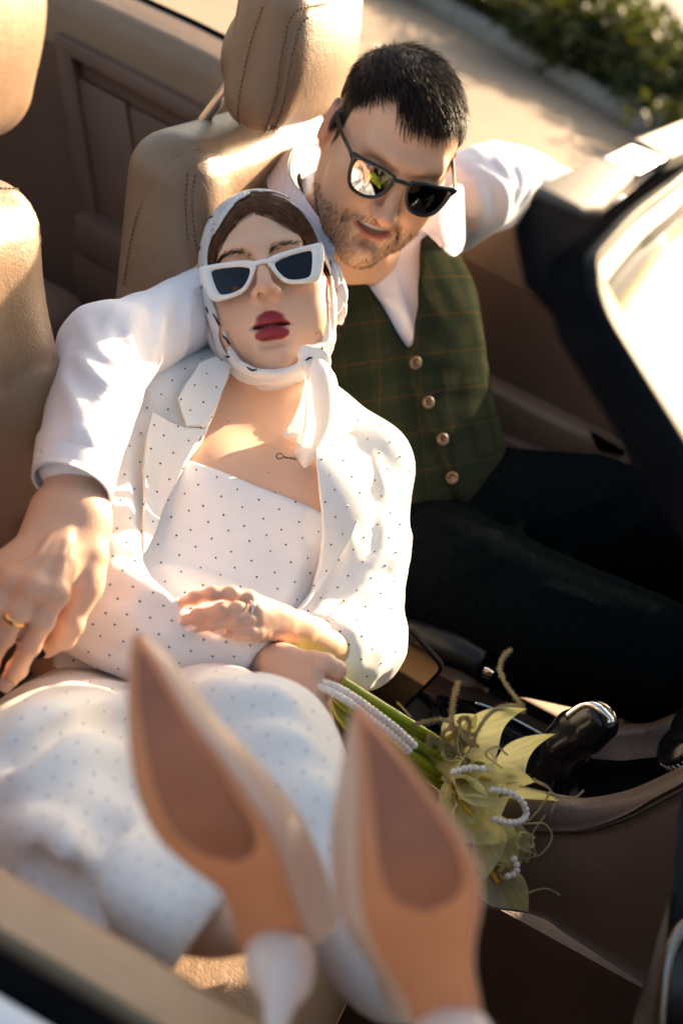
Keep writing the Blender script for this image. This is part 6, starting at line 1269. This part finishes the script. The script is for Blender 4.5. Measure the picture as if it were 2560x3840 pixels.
tassel([(1740, 2790, 1.285), (1680, 2705, 1.28), (1600, 2705, 1.28), (1540, 2722, 1.285)], .0011, .004); tassel([(1740, 2800, 1.28), (1760, 2720, 1.275), (1745, 2690, 1.272), (1720, 2710, 1.27), (1745, 2770, 1.272), (1790, 2800, 1.275)], .0012, .0045); tassel([(1700, 2820, 1.28), (1650, 2790, 1.275), (1615, 2765, 1.275), (1608, 2800, 1.275)], .0016, .0055); tassel([(1720, 2830, 1.278), (1660, 2760, 1.275), (1700, 2730, 1.273), (1780, 2760, 1.272)], .0011, .004)
for pts in ([(1900, 2940, 1.28), (2000, 2930, 1.285), (2080, 2985, 1.295), (2065, 3060, 1.3), (2120, 3080, 1.305), (2150, 3130, 1.31), (2143, 3180, 1.31)], [(1960, 3090, 1.285), (2040, 3090, 1.29), (2068, 3140, 1.295), (2030, 3200, 1.295), (1970, 3220, 1.29)], [(1950, 2950, 1.28), (2060, 2975, 1.285), (2150, 2990, 1.29), (2185, 2965, 1.295)], [(1960, 3355, 1.285), (2020, 3335, 1.29), (2060, 3335, 1.295), (2095, 3355, 1.3)], [(1980, 3080, 1.285), (2030, 3020, 1.285), (2060, 2960, 1.29), (2000, 2920, 1.29)], [(1960, 3160, 1.285), (2010, 3210, 1.29), (1990, 3140, 1.29), (2040, 3060, 1.29)], [(1880, 2880, 1.27), (1820, 2830, 1.265), (1860, 2800, 1.265), (1900, 2830, 1.268)], [(1540, 2690, 1.285), (1505, 2650, 1.29), (1490, 2635, 1.295)]): tassel(pts, .00085, .0016, 30)
# phone standing in the cup holder
ph = empty('phone', P(1560, 2560, 1.50), 'black phone with dark reflecting screen standing in the cup holder', 'phone')
A_, B_, C_, D_ = PL([(1530, 2352, 1.475), (1668, 2508, 1.475), (1430, 2760, 1.53), (1292, 2604, 1.53)]); ex = B_-A_; ey = D_-A_; nz_ = nrm(np.cross(ex, ey)); nz_ = nz_ if nz_@VIEW < 0 else -nz_
def rrect(inset, h, r=.16):
    w_, l_ = np.linalg.norm(ex), np.linalg.norm(ey); ux, uy = ex/w_, ey/l_; pts = []; rr = r*w_-inset*.5
    for cx, cy, a0 in ((w_-inset-rr, inset+rr, -90), (w_-inset-rr, l_-inset-rr, 0), (inset+rr, l_-inset-rr, 90), (inset+rr, inset+rr, 180)):
        for a in np.linspace(a0, a0+90, 7): pts.append(A_+ux*(cx+rr*math.cos(math.radians(a)))+uy*(cy+rr*math.sin(math.radians(a)))+nz_*h)
    return pts
def slab(name, layers, mat, parent):
    V = np.vstack(layers); n = len(layers[0]); bm = bmesh.new(); vs = [bm.verts.new(v) for v in V]
    for i in range(len(layers)-1):
        for k in range(n): bm.faces.new((vs[i*n+k], vs[i*n+(k+1) % n], vs[(i+1)*n+(k+1) % n], vs[(i+1)*n+k]))
    bm.faces.new(vs[:n][::-1]); bm.faces.new(vs[-n:]); return smooth_by_angle(from_bm(name, bm, mat, parent), 35)
slab('phone_case', [rrect(.001, -.010), rrect(0, -.008), rrect(0, -.001), rrect(.0012, .0004), rrect(.0035, .0004), rrect(.0036, -.002)], M['rubber'], ph)
slab('phone_screen', [rrect(.0037, -.0022), rrect(.0037, -.0006)], MAT('dark_mirror_screen', (.10, .095, .085), .03, metal=1.0), ph)
